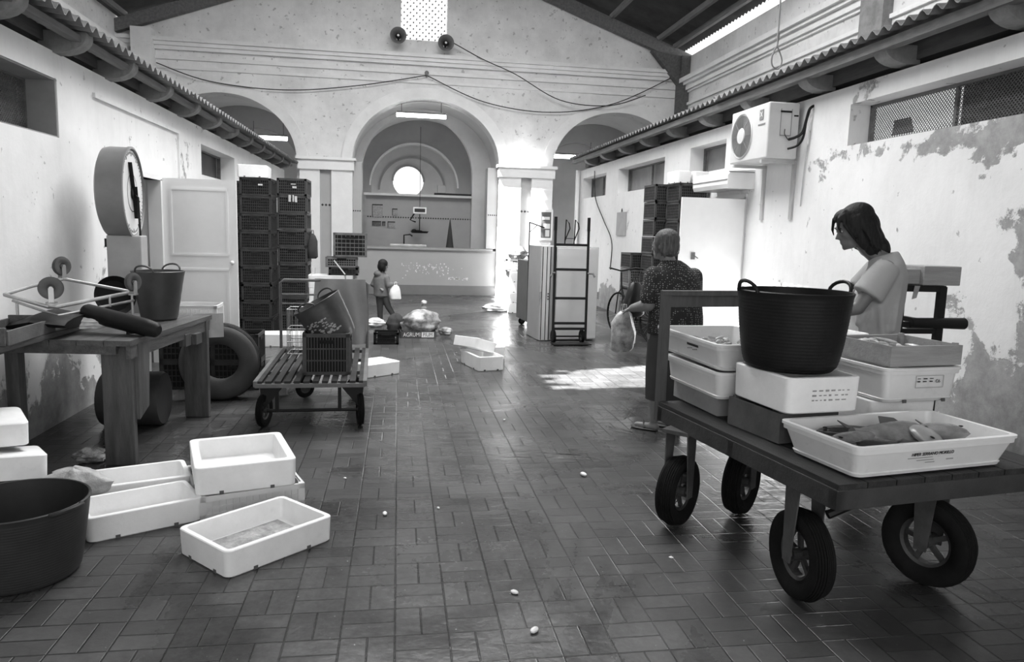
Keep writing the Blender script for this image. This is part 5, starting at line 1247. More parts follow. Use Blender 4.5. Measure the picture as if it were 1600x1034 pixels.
# ================= flatbed trolley with crate, fallen bucket and apron
tr = thing('flatbed_trolley', 'slatted flatbed trolley with a tall tube handle carrying a crate and a tilted bucket', 'trolley', (-0.68, 6.55, 0), 0.03)
mb = MB()
for k_ in range(12): mb.box((-0.385 + 0.07 * k_, 0, 0.385), (0.045, 1.62, 0.022))
obj('slat_deck', mb, M('worn_slat_metal', 0.035, 0.7, 0.4, 5, bmp=0.2, spec=0.2), tr)
mb = MB()
for x in (-0.41, 0.41): mb.box((x, 0, 0.375), (0.03, 1.64, 0.045))
for y in (-0.81, -0.3, 0.3, 0.81): mb.box((0, y, 0.362), (0.82, 0.035, 0.03))
obj('frame', mb, M('trolley_frame_paint', 0.12, 0.5, 0.3, 5, dirt=0.4), tr)
mb = MB()
for x in (-0.27, 0.21): mb.box((x, -0.66, 0.24), (0.028, 0.028, 0.24))
for s_ in (-1, 1): mb.prism([(s_ * 0.40, -0.68, 0.35), (s_ * 0.20, -0.68, 0.35), (s_ * 0.38, -0.68, 0.13)], (0, 0.012, 0))
mb.cyl((-0.36, -0.66, 0.13), (0.36, -0.66, 0.13), 0.013); obj('axle_frame', mb, BLACKM, tr)
wheel(tr, (-0.37, -0.66, 0.136), (1, -0.25, 0), 0.136, 0.05, spokes=4); wheel(tr, (0.37, -0.66, 0.136), (1, 0.12, 0), 0.136, 0.05, spokes=4)
for x in (-0.15, 0.30):
    wheel(tr, (x, 0.36, 0.095), (0.55, -0.8, 0), 0.095, 0.04, spokes=0)
    mb = MB(); mb.box((x, 0.36, 0.27), (0.05, 0.09, 0.15)); mb.prism([(x - 0.025, 0.30, 0.34), (x - 0.025, 0.46, 0.34), (x - 0.025, 0.36, 0.10)], (0.012, 0, 0)); obj('castor_fork', mb, BLACKM, tr)
mb = MB(); mb.tube([(-0.41, 0.79, 0.38), (-0.41, 0.79, 1.03), (-0.38, 0.79, 1.06), (0.38, 0.79, 1.06), (0.41, 0.79, 1.03), (0.41, 0.79, 0.38)], 0.014); mb.tube([(-0.41, 0.79, 0.92), (0.41, 0.79, 0.92)], 0.009); mb.tube([(-0.41, 0.79, 0.83), (0.41, 0.79, 0.83)], 0.009)
obj('handle', mb, M('trolley_frame_paint', 0.12, 0.5, 0.3, 5, dirt=0.4), tr, smooth=True)
Kind(crate(0.37, 0.46, 0.335, M('dark_grey_crate_plastic', 0.06, 0.5, 0.25, 9), nv=16, nh=3, solid=0.92)).put((-0.565, 6.20, 0.398), 0.02, 'dark grey crate standing on the flatbed trolley under the tilted bucket')
b = tub('bucket', 0.150, 0.200, 0.37, M('mid_black_bucket', 0.05, 0.35, 0.3, 6), 'dark bucket lying tilted in the crate on the flatbed trolley', rings=10, turn=1.2)
b.rotation_euler = (0.05, -0.52, 0.0); b.location = (-0.475, 6.19, 0.65)
mb = MB(); rr = random.Random(9)
for k_ in range(60):
    a = -PI / 2 + rr.uniform(-0.9, 0.5); z = rr.uniform(0.10, 0.24); rad = 0.150 + 0.05 * (z / 0.37) ** 0.55 + 0.002
    mb.box((rad * math.cos(a), rad * math.sin(a), z), (0.020, 0.004, 0.010), (0, 0, a + PI / 2))
obj('worn_print', mb, M('pale_worn_print', 0.35, 0.6), b, kind='stuff')
def drape(name, x0, x1, y, z0, z1, mat, label, cat, seed=1, amp=0.02, sag=0.0):
    mb = MB(); rr = random.Random(seed); ph = [rr.uniform(0, 6) for _ in range(4)]; nx, nz = 30, 26; V = []
    for side in (0, 1):
        rows = []
        for j in range(nz + 1):
            v = j / nz; row = []
            for i in range(nx + 1):
                u_ = i / nx; w = amp * (math.sin(9 * u_ + ph[0] + 3 * v) + 0.5 * math.sin(17 * u_ + ph[1] - 4 * v)) * (0.25 + 0.75 * v)
                row.append(mb.bm.verts.new((x0 + (x1 - x0) * (u_ + 0.05 * math.sin(4 * v + ph[2]) * (0.5 - u_)), y + w - (0.006 if side else 0), z1 - (z1 - z0) * v - sag * math.sin(PI * u_) * (1 - v))))
            rows.append(row)
        V.append(rows)
    for rows in V:
        for j in range(nz):
            for i in range(nx): mb.bm.faces.new((rows[j][i], rows[j][i + 1], rows[j + 1][i + 1], rows[j + 1][i]))
    for j in range(nz):
        for i in (0, nx): mb.bm.faces.new((V[0][j][i], V[1][j][i], V[1][j + 1][i], V[0][j + 1][i]))
    for i in range(nx):
        for j in (0, nz): mb.bm.faces.new((V[0][j][i], V[1][j][i], V[1][j][i + 1], V[0][j][i + 1]))
    return tag(obj(name, mb, mat, smooth=True, angle=80), label, cat)
drape('apron', -0.80, -0.30, 7.325, 0.44, 1.078, M('grey_oilcloth', 0.30, 0.5, 0.15, 3, bmp=0.15), 'grey oilcloth apron draped over the handle of the flatbed trolley', 'apron', 4, amp=0.032)
o = thing('wire_basket', 'small grey wire basket on the flatbed trolley behind the tilted bucket', 'basket', (-0.86, 7.05, 0.398), 0)
mb = MB()
for z in (0.01, 0.12, 0.24, 0.42): mb.tube([(-0.14, -0.12, z), (0.14, -0.12, z), (0.14, 0.12, z), (-0.14, 0.12, z), (-0.14, -0.12, z)], 0.005, 6)
for k_ in range(7):
    for y in (-0.12, 0.12): mb.tube([(-0.14 + 0.0467 * k_, y, 0.0), (-0.14 + 0.0467 * k_, y, 0.42)], 0.003, 5)
for k_ in range(5):
    for x in (-0.14, 0.14): mb.tube([(x, -0.12 + 0.06 * k_, 0.0), (x, -0.12 + 0.06 * k_, 0.42)], 0.003, 5)
obj('wire_cage', mb, GALV, o)
# ================= things on the floor in the middle distance
Kind(foam_box(0.46, 0.36, 0.14)).put((-0.25, 8.06, 0), 0.66, 'white polystyrene box alone on the floor right of the flatbed trolley')
k = Kind(foam_box(0.32, 0.62, 0.165)); k.put((0.985, 8.50, 0), 0.26, 'nearer of two open white boxes in the middle of the floor')
Kind(foam_box(0.42, 0.34, 0.16)).put((1.10, 9.08, 0), 0.20, 'farther of two white boxes in the middle of the floor')
Kind(foam_box(0.30, 0.50, 0.12, notch=False)).put((0.90, 8.66, 0.180), (-0.06, 0.30, 0.50), 'white box lying aslant across the two open ones in the middle of the floor')
Kind(crate(0.34, 0.30, 0.165, BLACKP, nv=6, nh=2, solid=0.7)).put((-0.15, 10.27, 0), 0.0, 'small black crate on the floor near the child')
t = thing('cardboard_tray', 'printed cardboard tray under the clear plastic bag on the far floor', 'tray', (0.30, 10.90, 0), 0.06)
mb = MB(); mb.tray([(0, 0.52, 0.36, 0.01), (0.10, 0.52, 0.36, 0.01), (0.10, 0.50, 0.34, 0.01), (0.01, 0.50, 0.34, 0.01)]); obj('shell', mb, M('dark_printed_card', 0.07, 0.7), t)
lettering('AGRUMI', 0.085, WPAINT, t, (-0.10, -0.1815, 0.052), (PI / 2, 0, 0), sx=0.80)
obj('print_band', MB().box((0.13, -0.181, 0.052), (0.18, 0.002, 0.075)), WPAINT, t); lettering('PIUM', 0.08, M('dark_printed_card', 0.07, 0.7), t, (0.13, -0.1835, 0.052), (PI / 2, 0, 0), sx=0.80)
lump('plastic_bag', (0.34, 10.92, 0.20), (0.27, 0.18, 0.20), 14, M('cloudy_plastic', 0.30, 0.2, 0.8, 7, bmp=1.0, bscale=9), 'bulging cloudy plastic bag heaped on the printed cardboard tray', 'bag', k=0.26)
lump('plastic_bag', (0.72, 10.95, 0.07), (0.10, 0.08, 0.07), 15, M('cloudy_plastic', 0.42, 0.2, 0.45, 7), 'small cloudy plastic bag end trailing right of the printed tray', 'bag', k=0.25)
lump('dark_bag', (-0.02, 11.1, 0.15), (0.14, 0.13, 0.17), 16, M('dark_cloth', 0.04, 0.9), 'dark slumped bag between the child and the plastic bag', 'bag', k=0.2)
lump('white_bag_heap', (-0.34, 11.95, 0.07), (0.14, 0.10, 0.08), 17, M('glossy_white_bag', 0.78, 0.3), 'crumpled white bag on the floor at the feet of the child', 'bag', k=0.3)
lump('paper_scrap', (0.55, 15.6, 0.05), (0.06, 0.05, 0.05), 18, WPAINT, 'small white ball on the floor before the far counter', 'paper', k=0.2)
lump('white_bag_heap', (1.95, 14.5, 0.07), (0.24, 0.16, 0.10), 19, M('glossy_white_bag', 0.78, 0.3), 'crumpled white bags in the sun at the foot of the right pier', 'bag', k=0.3)
rr = random.Random(33); G = 'scraps of litter on the wet pavers'
for (x, y, r_) in ((-0.06, 3.98, 0.022), (0.24, 4.05, 0.012), (0.52, 3.02, 0.020), (0.55, 2.70, 0.024), (1.22, 4.55, 0.030), (-0.32, 4.6, 0.012), (1.35, 3.3, 0.012), (0.9, 6.0, 0.014)):
    mb = MB(); mb.ell((x, y, r_ * 0.4), (r_, r_ * 0.6, r_ * 0.45), (0, 0, rr.uniform(0, 3)), 8, 5)
    tag(obj('litter', mb, WPAINT, smooth=True), 'small white scrap of litter on the wet pavers', 'litter', G)
# ================= far right side: cabinet, hand trucks, bicycle, crates, sacks
o = thing('steel_cabinet', 'pale steel cabinet standing in the aisle behind the black hand truck', 'cabinet', (2.47, 10.85, 0), 0.10)
SC = M('pale_cabinet_steel', 0.66, 0.35, 0.08, 1.5, metal=0.2); SC2 = M('grey_cabinet_steel', 0.42, 0.35, 0.08, 1.5, metal=0.2)
obj('body', MB().box((0.0, 0.05, 0.70), (0.90, 0.62, 1.38), bev=0.006), SC2, o)
obj('door', MB().box((0.115, -0.28, 0.70), (0.64, 0.035, 1.34), bev=0.005), SC, o); obj('side_panel', MB().box((-0.375, -0.28, 0.70), (0.12, 0.035, 1.37)), SC, o)
mb = MB()
for x in (-0.425, -0.36, -0.305, -0.225): mb.box((x, -0.299, 0.70), (0.010, 0.006, 1.36))
obj('seam', mb, BLACKM, o)
mb = MB()
for x in (-0.45, 0.45): mb.box((x, -0.29, 0.68), (0.03, 0.03, 0.10))
obj('latch', mb, GALV, o); mb = MB()
for z in (0.62, 0.66, 0.70): mb.box((-0.33, -0.305, z), (0.018, 0.006, 0.018))
obj('rivets', mb, BLACKM, o)
def hand_truck(name, label, loc, rz, w, h, rails, grips=False):
    o = thing(name, label, 'hand truck', loc, rz); mb = MB()
    for s_ in (-1, 1): mb.bar((s_ * w / 2, 0, 0.05), (s_ * w / 2, 0.05, h), 0.030, 0.030)
    obj('upright', mb, BLACKM, o)
    for z in rails: obj('rail', MB().bar((-w / 2, 0.05 * z / h, z), (w / 2, 0.05 * z / h, z), 0.022, 0.035), BLACKM, o)
    obj('toe_plate', MB().box((0, -0.10, 0.02), (w + 0.06, 0.22, 0.012)), BLACKM, o)
    for s_ in (-1, 1):
        wheel(o, (s_ * (w / 2 - 0.03), 0.08, 0.10), (1, 0, 0), 0.10, 0.045, spokes=4)
        mb = MB(); mb.cyl((s_ * w / 2, 0.05, h - 0.06), (s_ * w / 2, 0.055, h + 0.13), 0.022); obj('grip', mb, BLACKP, o, smooth=True)
    obj('axle', MB().cyl((-w / 2, 0.08, 0.10), (w / 2, 0.08, 0.10), 0.012), BLACKM, o)
    if grips:
        for s_ in (-1, 1): obj('hook', MB().tube([(s_ * w / 2, 0, 1.02), (s_ * (w / 2 + 0.06), -0.05, 1.02), (s_ * (w / 2 + 0.08), -0.07, 0.97)], 0.014), M('hook_grey', 0.12, 0.6), o, smooth=True)
    return o
hand_truck('hand_truck', 'tall black hand truck leaning in front of the pale steel cabinet', (2.45, 10.26, 0), 0.06, 0.49, 1.68, (0.22, 0.30, 0.66, 1.07, 1.42), True)
o = thing('hand_truck', 'second hand truck of which only two looped handles show above the cabinet', 'hand truck', (2.72, 11.62, 0), 0)
for s_ in (-1, 1):
    x = s_ * 0.075; obj('loop_handle', MB().tube([(x, 0, 0.25), (x, 0, 1.46), (x + 0.01, 0, 1.80), (x + 0.06, 0, 1.74), (x + 0.075, 0, 1.66), (x + 0.02, 0, 1.52), (x, 0, 1.46)], 0.010), BLACKM, o, smooth=True)
    wheel(o, (s_ * 0.12, 0.02, 0.10), (1, 0, 0), 0.10, 0.045, spokes=4)
obj('foot_bar', MB().bar((-0.10, 0, 0.25), (0.10, 0, 0.25), 0.03, 0.03), BLACKM, o); obj('cross_bar', MB().bar((-0.075, 0, 1.5), (0.075, 0, 1.5), 0.01, 0.01), BLACKM, o); obj('axle', MB().cyl((-0.15, 0.02, 0.10), (0.15, 0.02, 0.10), 0.012), BLACKM, o)
o = thing('platform_trolley', 'dark platform trolley stood on end beside the pale steel cabinet', 'trolley', (2.17, 12.2, 0), 0.08)
obj('platform', MB().box((0, 0, 0.62), (0.20, 0.75, 1.00), bev=0.005), M('dark_trolley_board', 0.16, 0.5, 0.15, 3), o)
for y in (-0.28, 0.28): wheel(o, (-0.02, y, 0.06), (0, 1, 0), 0.06, 0.035, spokes=0)
mb = MB(); mb.box((-0.02, 0, 0.11), (0.06, 0.66, 0.03)); mb.tube([(-0.09, -0.36, 0.12), (-0.10, -0.36, 1.75)], 0.012); mb.tube([(-0.10, -0.36, 1.74), (0.03, -0.36, 1.70), (0.15, -0.36, 1.66)], 0.011); mb.tube([(-0.10, -0.36, 1.58), (0.03, -0.36, 1.70)], 0.008); mb.tube([(0.02, -0.36, 1.1), (0.02, -0.36, 1.36)], 0.012)
obj('push_bar', mb, BLACKM, o, smooth=True)
lump('coiled_rope', (2.25, 12.2, 1.17), (0.10, 0.22, 0.07), 40, BLACKP, 'dark tangle lying on top of the upended platform trolley', 'rope', k=0.3)
k = Kind(foam_box(0.34, 0.40, 0.20))
for i_ in range(4): k.put((2.32, 14.4, 0.202 * i_), 0.03 * i_, '%s sunlit white box stacked by the right pier' % ['lowest', 'second from the bottom', 'second from the top', 'topmost'][i_], 'sunlit white boxes by the right pier')
Kind(crate(0.40, 0.34, 0.24, MIDP, nv=6, nh=3)).put((2.28, 14.4, 0.812), 0.0, 'grey crate on the sunlit white boxes by the right pier')
lump('filled_net', (2.31, 14.4, 1.17), (0.19, 0.15, 0.14), 41, PLB, 'pale knotted net bag filled and lying in the grey crate by the right pier', 'bag', k=0.25)
# bicycle
bk = thing('bicycle', 'old bicycle leaning beside the grey crates on the right', 'bicycle', (3.47, 11.25, 0), 0.0)
f = Vector((0.24, -0.97, 0)); lat = Vector((0.97, 0.24, 0)); up_ = Vector((0, 0, 1)); Pq = lambda a, z, s_=0: tuple(f * a + lat * s_ + up_ * z)
for a in (0.0, 0.98):
    mb = MB(); mb.lathe([(0.318, -0.013), (0.328, -0.017), (0.340, -0.008), (0.342, 0.0), (0.340, 0.008), (0.328, 0.017), (0.318, 0.013), (0.314, 0), (0.318, -0.013)], (0, 0, 0), tuple(lat), n=48)
    w_ = obj('wheel', mb, RUBBER, bk, smooth=True, loc=Pq(a, 0.342))
    mb = MB(); x, y = up_, lat.cross(up_)
    for q in range(24):
        t = 2 * PI * q / 24; dr = x * math.cos(t) + y * math.sin(t); mb.bar(dr * 0.015, dr * 0.316, 0.0022, 0.0022, up=tuple(lat))
    mb.cyl(lat * -0.04, lat * 0.04, 0.018); obj('spokes', mb, GALV, w_)
mb = MB(); mb.tube([Pq(0.07, 0.78), Pq(0.12, 0.62), Pq(0.52, 0.30)], 0.016); mb.tube([Pq(0.52, 0.30), Pq(0.66, 0.80)], 0.015); mb.tube([Pq(0.09, 0.76), Pq(0.64, 0.74)], 0.014); mb.tube([Pq(0.98, 0.342, 0.05), Pq(0.52, 0.30, 0.02)], 0.010); mb.tube([Pq(0.98, 0.342, 0.05), Pq(0.65, 0.74, 0.01)], 0.009)
obj('frame', mb, BLACKM, bk, smooth=True)
mb = MB()
for s_ in (-1, 1): mb.tube([Pq(0, 0.342, 0.05 * s_), Pq(0.05, 0.68, 0.045 * s_), Pq(0.06, 0.74, 0.0)], 0.010)
obj('fork', mb, BLACKM, bk, smooth=True)
mb = MB(); mb.tube([Pq(0.07, 0.76), Pq(0.04, 1.0)], 0.012); mb.tube([Pq(0.20, 1.06, -0.29), Pq(0.08, 1.07, -0.24), Pq(0.03, 1.02, 0), Pq(0.08, 1.07, 0.24), Pq(0.20, 1.06, 0.29)], 0.012); obj('handlebar', mb, BLACKM, bk, smooth=True)
mb = MB(); mb.loft([(Pq(0.56, 0.87), tuple(lat * 0.02), (0, 0, 0.015)), (Pq(0.68, 0.875), tuple(lat * 0.06), (0, 0, 0.022)), (Pq(0.80, 0.885), tuple(lat * 0.085), (0, 0, 0.025))], 12); obj('saddle', mb, BLACKP, bk, smooth=True)
# crates on the right
kr = Kind(crate(0.43, 0.52, 0.255, M('dark_grey_crate_plastic', 0.055, 0.5, 0.25, 9), solid=0.9))
rr = random.Random(6)
for i_ in range(9): kr.put((4.155 + rr.uniform(-.006, .006), 10.36, 0.259 * i_ + 0.001), rr.uniform(-.01, .01), '%s dark crate beside the white door leaf on the right' % ordn[i_], 'crates in the tall stack right')
for i_ in range(9): kr.put((4.02 + rr.uniform(-.006, .006), 11.0, 0.262 * i_ + 0.001), rr.uniform(-.01, .01), '%s dark crate in the rear tall stack on the right' % ordn[i_], 'crates in the rear tall stack right')
km = Kind(crate(0.44, 0.50, 0.255, MIDP, solid=0.9))
for i_ in range(4): km.put((3.94, 11.80, 0.259 * i_ + 0.001), 0.0, '%s grey crate in the low stack behind the bicycle' % ['lowest', 'second', 'third', 'fourth'][i_], 'crates in the low stack right')
kr.put((3.94, 11.80, 1.04), 0.02, 'single dark crate on top of the low grey stack behind the bicycle')
k = Kind(foam_box(0.22, 0.40, 0.17)); k.put((4.00, 10.34, 2.336), 0.03, 'left white box on top of the tall right crate stack'); k.put((4.25, 10.30, 2.336), -0.02, 'right white box on top of the tall right crate stack')
# rounded white awning box over the right doorway
o = thing('roller_hood', 'white rounded hood on the wall above the right doorway, below the air conditioner', 'hood', (XR, 9.35, 2.20), 0)
mb = MB(); poly = [(0, -0.60, 0), (-0.32, -0.60, 0)] ; prof = [(0.0, 0.0), (-0.34, 0.0), (-0.36, 0.05), (-0.36, 0.16), (-0.32, 0.21), (0.0, 0.235)]
mb.prism([(p[0], -0.55, p[1]) for p in prof], (0, 1.10, 0)); obj('hood_shell', mb, WPAINT, o)
mb = MB(); mb.box((-0.363, 0, 0.105), (0.006, 1.08, 0.012)); mb.box((-0.18, -0.553, 0.20), (0.34, 0.006, 0.012)); obj('seam_strip', mb, CORB, o)
# ================= air conditioner on brackets
ac = thing('air_conditioner', 'white outdoor air conditioning unit on brackets high on the right wall', 'air conditioner', (4.17, 8.22, 2.47))
mb = MB(); mb.box((0, 0, 0.30), (0.36, 0.92, 0.60), bev=0.015); obj('casing', mb, M('ac_white', 0.62, 0.4, 0.05, 4), ac, smooth=False)
mb = MB(); mb.lathe([(0.255, 0.0), (0.262, 0.010), (0.245, 0.014), (0.238, 0.004)], (-0.193, 0.16, 0.30), 'X', n=48); obj('fan_ring', mb, M('ac_white', 0.62, 0.4, 0.05, 4), ac, smooth=True)
mb = MB(); mb.lathe([(0.001, 0.0), (0.240, 0.0)], (-0.186, 0.16, 0.30), 'X', n=40); fo = obj('fan_opening', mb, M('ac_dark', 0.10, 0.6), ac)
mb = MB()
for k_ in range(9): mb.lathe([(0.10 + 0.016 * k_, -0.004), (0.104 + 0.016 * k_, -0.004), (0.104 + 0.016 * k_, 0.0), (0.10 + 0.016 * k_, 0.0)], (-0.190, 0.16, 0.30), 'X', n=36)
for k_ in range(8):
    a = 2 * PI * k_ / 8; mb.bar((-0.192, 0.16 + 0.08 * math.cos(a), 0.30 + 0.08 * math.sin(a)), (-0.192, 0.16 + 0.24 * math.cos(a), 0.30 + 0.24 * math.sin(a)), 0.004, 0.006, up=(1, 0, 0))
obj('fan_grille', mb, M('ac_grille', 0.30, 0.5), ac)
mb = MB(); mb.lathe([(0.001, -0.012), (0.085, -0.010), (0.092, 0.0)], (-0.192, 0.16, 0.30), 'X', n=32); obj('fan_hub', mb, M('ac_white', 0.62, 0.4, 0.05, 4), ac, smooth=True)
mb = MB(); mb.box((-0.183, -0.30, 0.48), (0.006, 0.085, 0.11)); bg_ = obj('badge', mb, M('ac_badge', 0.22, 0.5), ac); lettering('X', 0.08, WPAINT, ac, (-0.188, -0.30, 0.48), (PI / 2, 0, -PI / 2), name='badge_mark')
mb = MB(); mb.box((-0.183, -0.31, 0.375), (0.004, 0.16, 0.016)); obj('brand_strip', mb, M('ac_badge', 0.22, 0.5), ac)
mb = MB(); mb.box((0.02, -0.462, 0.50), (0.13, 0.006, 0.020)); mb.box((0.14, -0.462, 0.46), (0.05, 0.006, 0.016)); obj('grip_slot', mb, BLACKM, ac)
mb = MB()
for (x0, x1, z0, z1) in ((-0.04, 0.08, 0.24, 0.25), (-0.04, -0.035, 0.24, 0.53), (0.085, 0.09, 0.24, 0.53)): mb.box(((x0 + x1) / 2, -0.462, (z0 + z1) / 2), (x1 - x0, 0.005, z1 - z0))
obj('service_cover', mb, M('ac_badge', 0.22, 0.5), ac)
br = thing('wall_bracket', 'pair of pale steel brackets under the air conditioner', 'bracket', (4.4, 8.22, 2.46)); BR = M('bracket_paint', 0.48, 0.5, 0.15, 4)
for y in (-0.36, 0.32):
    mb = MB(); mb.box((-0.21, y, -0.02), (0.42, 0.045, 0.035)); mb.box((-0.012, y, -0.33), (0.024, 0.06, 0.64)); obj('bracket_arm', mb, BR, br)
o = thing('insulated_pipes', 'dark insulated pipes from the wall into the side of the air conditioner', 'pipe', (0, 0, 0))
wire('pipe', [(4.42, 7.58, 3.02), (4.36, 7.58, 2.98), (4.34, 7.60, 2.86), (4.32, 7.62, 2.74), (4.27, 7.66, 2.69), (4.22, 7.72, 2.67)], 0.016, BLACKP, o); wire('pipe', [(4.34, 7.60, 2.84), (4.33, 7.62, 2.68), (4.29, 7.66, 2.60), (4.22, 7.73, 2.57)], 0.013, BLACKP, o)
wire('wrapping', [(4.375, 7.575, 2.95), (4.355, 7.585, 2.8), (4.375, 7.60, 2.62)], 0.012, WPLAST, o); wire('cord', [(4.18, 7.745, 2.78), (4.17, 7.72, 2.72), (4.22, 7.72, 2.66)], 0.005, WIRE, o)
wire('drain_hose', [(4.38, 7.60, 2.60), (4.385, 7.64, 2.35), (4.385, 7.66, 1.95)], 0.006, BR, o)
# ================= dark trolley frame beside the man, with a long wooden box on it
o = thing('tall_trolley', 'black angle-iron trolley frame standing by the right wall', 'trolley', (0, 0, 0))
mb = MB()
for x in (3.52, 3.84):
    for y in (4.72, 5.25): obj('upright', MB().box((x, y, 0.70), (0.055 if x > 3.7 else 0.05, 0.04, 1.16)), BLACKM, o)
for z in (1.265, 1.01, 0.96, 0.5): 
    for y in (4.72, 5.25): obj('cross_bar', MB().box((3.68, y, z), (0.36, 0.035, 0.035 if z < 1.2 else 0.045)), BLACKM, o)
    for x in (3.52, 3.84): obj('side_bar', MB().box((x, 4.985, z), (0.04, 0.56, 0.035)), BLACKM, o)
mb = MB(); mb.cyl((3.60, 4.69, 1.025), (4.02, 4.69, 1.02), 0.034, 0.042); obj('roller', mb, BLACKM, o, smooth=True)
for x in (3.52, 3.84):
    for y in (4.74, 5.23): wheel(o, (x, y, 0.07), (1, 0.2, 0), 0.07, 0.04, spokes=0)
o = thing('wooden_box', 'long grey wooden box lying on top of the black trolley frame', 'box', (3.72, 4.80, 1.29), 0.03)
obj('box_body', MB().box((0.09, 0, 0.068), (0.30, 0.22, 0.136), bev=0.006), MIDW, o); obj('box_end', MB().box((-0.15, 0.01, 0.058), (0.18, 0.17, 0.105), bev=0.006), MIDW, o)
tag(obj('paper_rag', MB().prism([(3.60, 4.69, 1.285), (3.64, 4.69, 1.285), (3.62, 4.69, 1.20), (3.585, 4.69, 1.19)], (0, -0.004, 0)), MIDW), 'scrap of rag hanging from the black trolley frame under the long wooden box', 'rag')
# ================= fittings on the far wall and the sides
o = thing('fuse_box', 'white framed fuse box with switches on the right pier', 'fuse box', (3.55, YA - 0.20, 1.77))
mb = MB(); mb.box((0, 0, 0), (0.34, 0.10, 0.74)); obj('case', mb, WPAINT, o); obj('glass_front', MB().box((0, -0.052, 0), (0.25, 0.006, 0.62)), M('fuse_glass', 0.12, 0.2), o)
mb = MB(); mb.box((0, -0.058, 0.16), (0.18, 0.01, 0.07)); mb.box((0.02, -0.058, -0.03), (0.16, 0.01, 0.12)); mb.box((0.04, -0.058, -0.20), (0.10, 0.01, 0.16)); obj('switches', mb, WPLAST, o)
o = thing('wall_plaque', 'narrow grey plaque with rounded corners on the right wall beyond the crates', 'sign', (XR - 0.012, 14.3, 1.80))
obj('plate', MB().box((0, 0, 0), (0.02, 0.62, 0.46), bev=0.006), M('grey_plaque', 0.30, 0.6, 0.1, 5), o); obj('hook', MB().tube([(0, -0.04, 0.23), (0, 0, 0.30), (0, 0.04, 0.23)], 0.006), BLACKM, o)
def horn(x, z, label):
    o = thing('loudspeaker', label, 'loudspeaker', (x, YA - 0.12, z)); H_ = M('horn_grey', 0.16, 0.5, 0.2, 8)
    mb = MB(); mb.lathe([(0.05, -0.02), (0.06, 0.06), (0.09, 0.16), (0.175, 0.28), (0.185, 0.285), (0.18, 0.27), (0.10, 0.15), (0.07, 0.06)], (0, 0, 0), (0, -1, 0), n=36); obj('horn', mb, H_, o, smooth=True)
    mb = MB(); mb.lathe([(0.001, 0.30), (0.05, 0.27), (0.065, 0.20), (0.05, 0.12)], (0, 0, 0), (0, -1, 0), n=24); obj('centre_cone', mb, BLACKM, o, smooth=True)
    mb = MB(); mb.lathe([(0.001, 0.305), (0.026, 0.295)], (0, 0, 0), (0, -1, 0), n=16); obj('cap', mb, WPLAST, o, smooth=True)
    obj('bracket', MB().bar((0, 0.12, -0.02), (0, -0.02, 0), 0.04, 0.04), BLACKM, o)
horn(-0.03, 5.91, 'grey horn loudspeaker at the lower left corner of the pierced window'); horn(1.05, 5.82, 'grey horn loudspeaker at the lower right corner of the pierced window')
def lamp(x, y, z, L, label, yaw=0.0):
    o = thing('strip_light', label, 'lamp', (x, y, z), yaw); mb = MB(); mb.cyl((-L / 2, 0, 0), (L / 2, 0, 0), 0.045, n=16); obj('tube', mb, BULB, o, smooth=True)
    obj('housing', MB().box((0, 0, 0.065), (L * 0.98, 0.09, 0.035)), GREYWOOD, o)
    mb = MB()
    for s_ in (-1, 1): mb.cyl((s_ * L * 0.40, 0, 0.08), (s_ * L * 0.40, 0, 0.08 + 0.30), 0.006, n=6)
    obj('chain', mb, BLACKM, o)
lamp(0.53, YA + 0.3, 4.27, 1.18, 'lit strip light hanging in the crown of the middle arch'); lamp(-3.05, YA + 0.6, 3.62, 0.85, 'lit strip light hanging in the left arch'); lamp(4.35, YA + 0.6, 3.50, 1.15, 'lit strip light hanging in the right arch')
for (nm, pts, lb) in (('cable', [(-5.3, YA - 0.12, 5.05), (-4.2, YA - 0.12, 4.72), (-2.6, YA - 0.12, 4.62), (-1.0, YA - 0.12, 4.80), (0.63, YA - 0.12, 5.13)], 'thin cable sagging from the left corner to the hook over the middle arch'),
                      ('cable', [(0.63, YA - 0.12, 5.13), (2.0, YA - 0.12, 4.60), (3.6, YA - 0.12, 4.45), (5.2, YA - 0.12, 4.75), (6.8, YA - 0.12, 5.55)], 'thin cable from the hook over the middle arch up to the right corner'),
                      ('cable', [(1.15, YA - 0.25, 5.9), (1.9, YA - 0.25, 5.55), (2.7, YA - 0.25, 5.25), (3.8, YA - 0.25, 4.72), (5.0, YA - 0.25, 4.66), (5.9, YA - 0.25, 4.95)], 'cable from the right loudspeaker drooping across the wall')):
    tag(wire(nm, pts, 0.011, WIRE), lb, 'cable')
tag(obj('cable_hook', MB().cyl((0.63, YA + 0.02, 5.14), (0.63, YA - 0.16, 5.14), 0.02).ell((0.63, YA - 0.15, 5.18), (0.05, 0.04, 0.05)), CORB, smooth=True), 'small hook holding the cables above the middle arch', 'hook')
tag(wire('cable', [(XR - 0.02, 16.5, 3.0), (XR - 0.03, 16.3, 2.4), (XR - 0.02, 15.6, 1.9), (XR - 0.02, 14.9, 1.45), (XR - 0.02, 14.9, 0.9)], 0.010, WIRE), 'thin cable running down the right wall past the far windows', 'cable')
o = thing('hanging_hook', 'rusty chain and hook hanging from the roof on the right', 'hook', (4.15, 8.0, 3.5)); wire('chain', [(0, 0, 3.2), (0.0, 0, 0.52), (0.01, 0, 0.35), (0.0, 0, 0.20)], 0.010, CORB, o); wire('hook_loop', [(0.0, 0, 0.22), (-0.05, 0, 0.10), (-0.04, 0, 0.0), (0.03, 0, -0.03), (0.07, 0, 0.05), (0.03, 0, 0.16), (0, 0, 0.2)], 0.008, CORB, o)
tag(obj('downpipe', MB().tube([(XR - 0.10, YA - 0.25, 0.02), (XR - 0.10, YA - 0.25, 3.1)], 0.05, 12), PIERP, smooth=True), 'white downpipe in the corner of the right wall and the arcade', 'pipe')
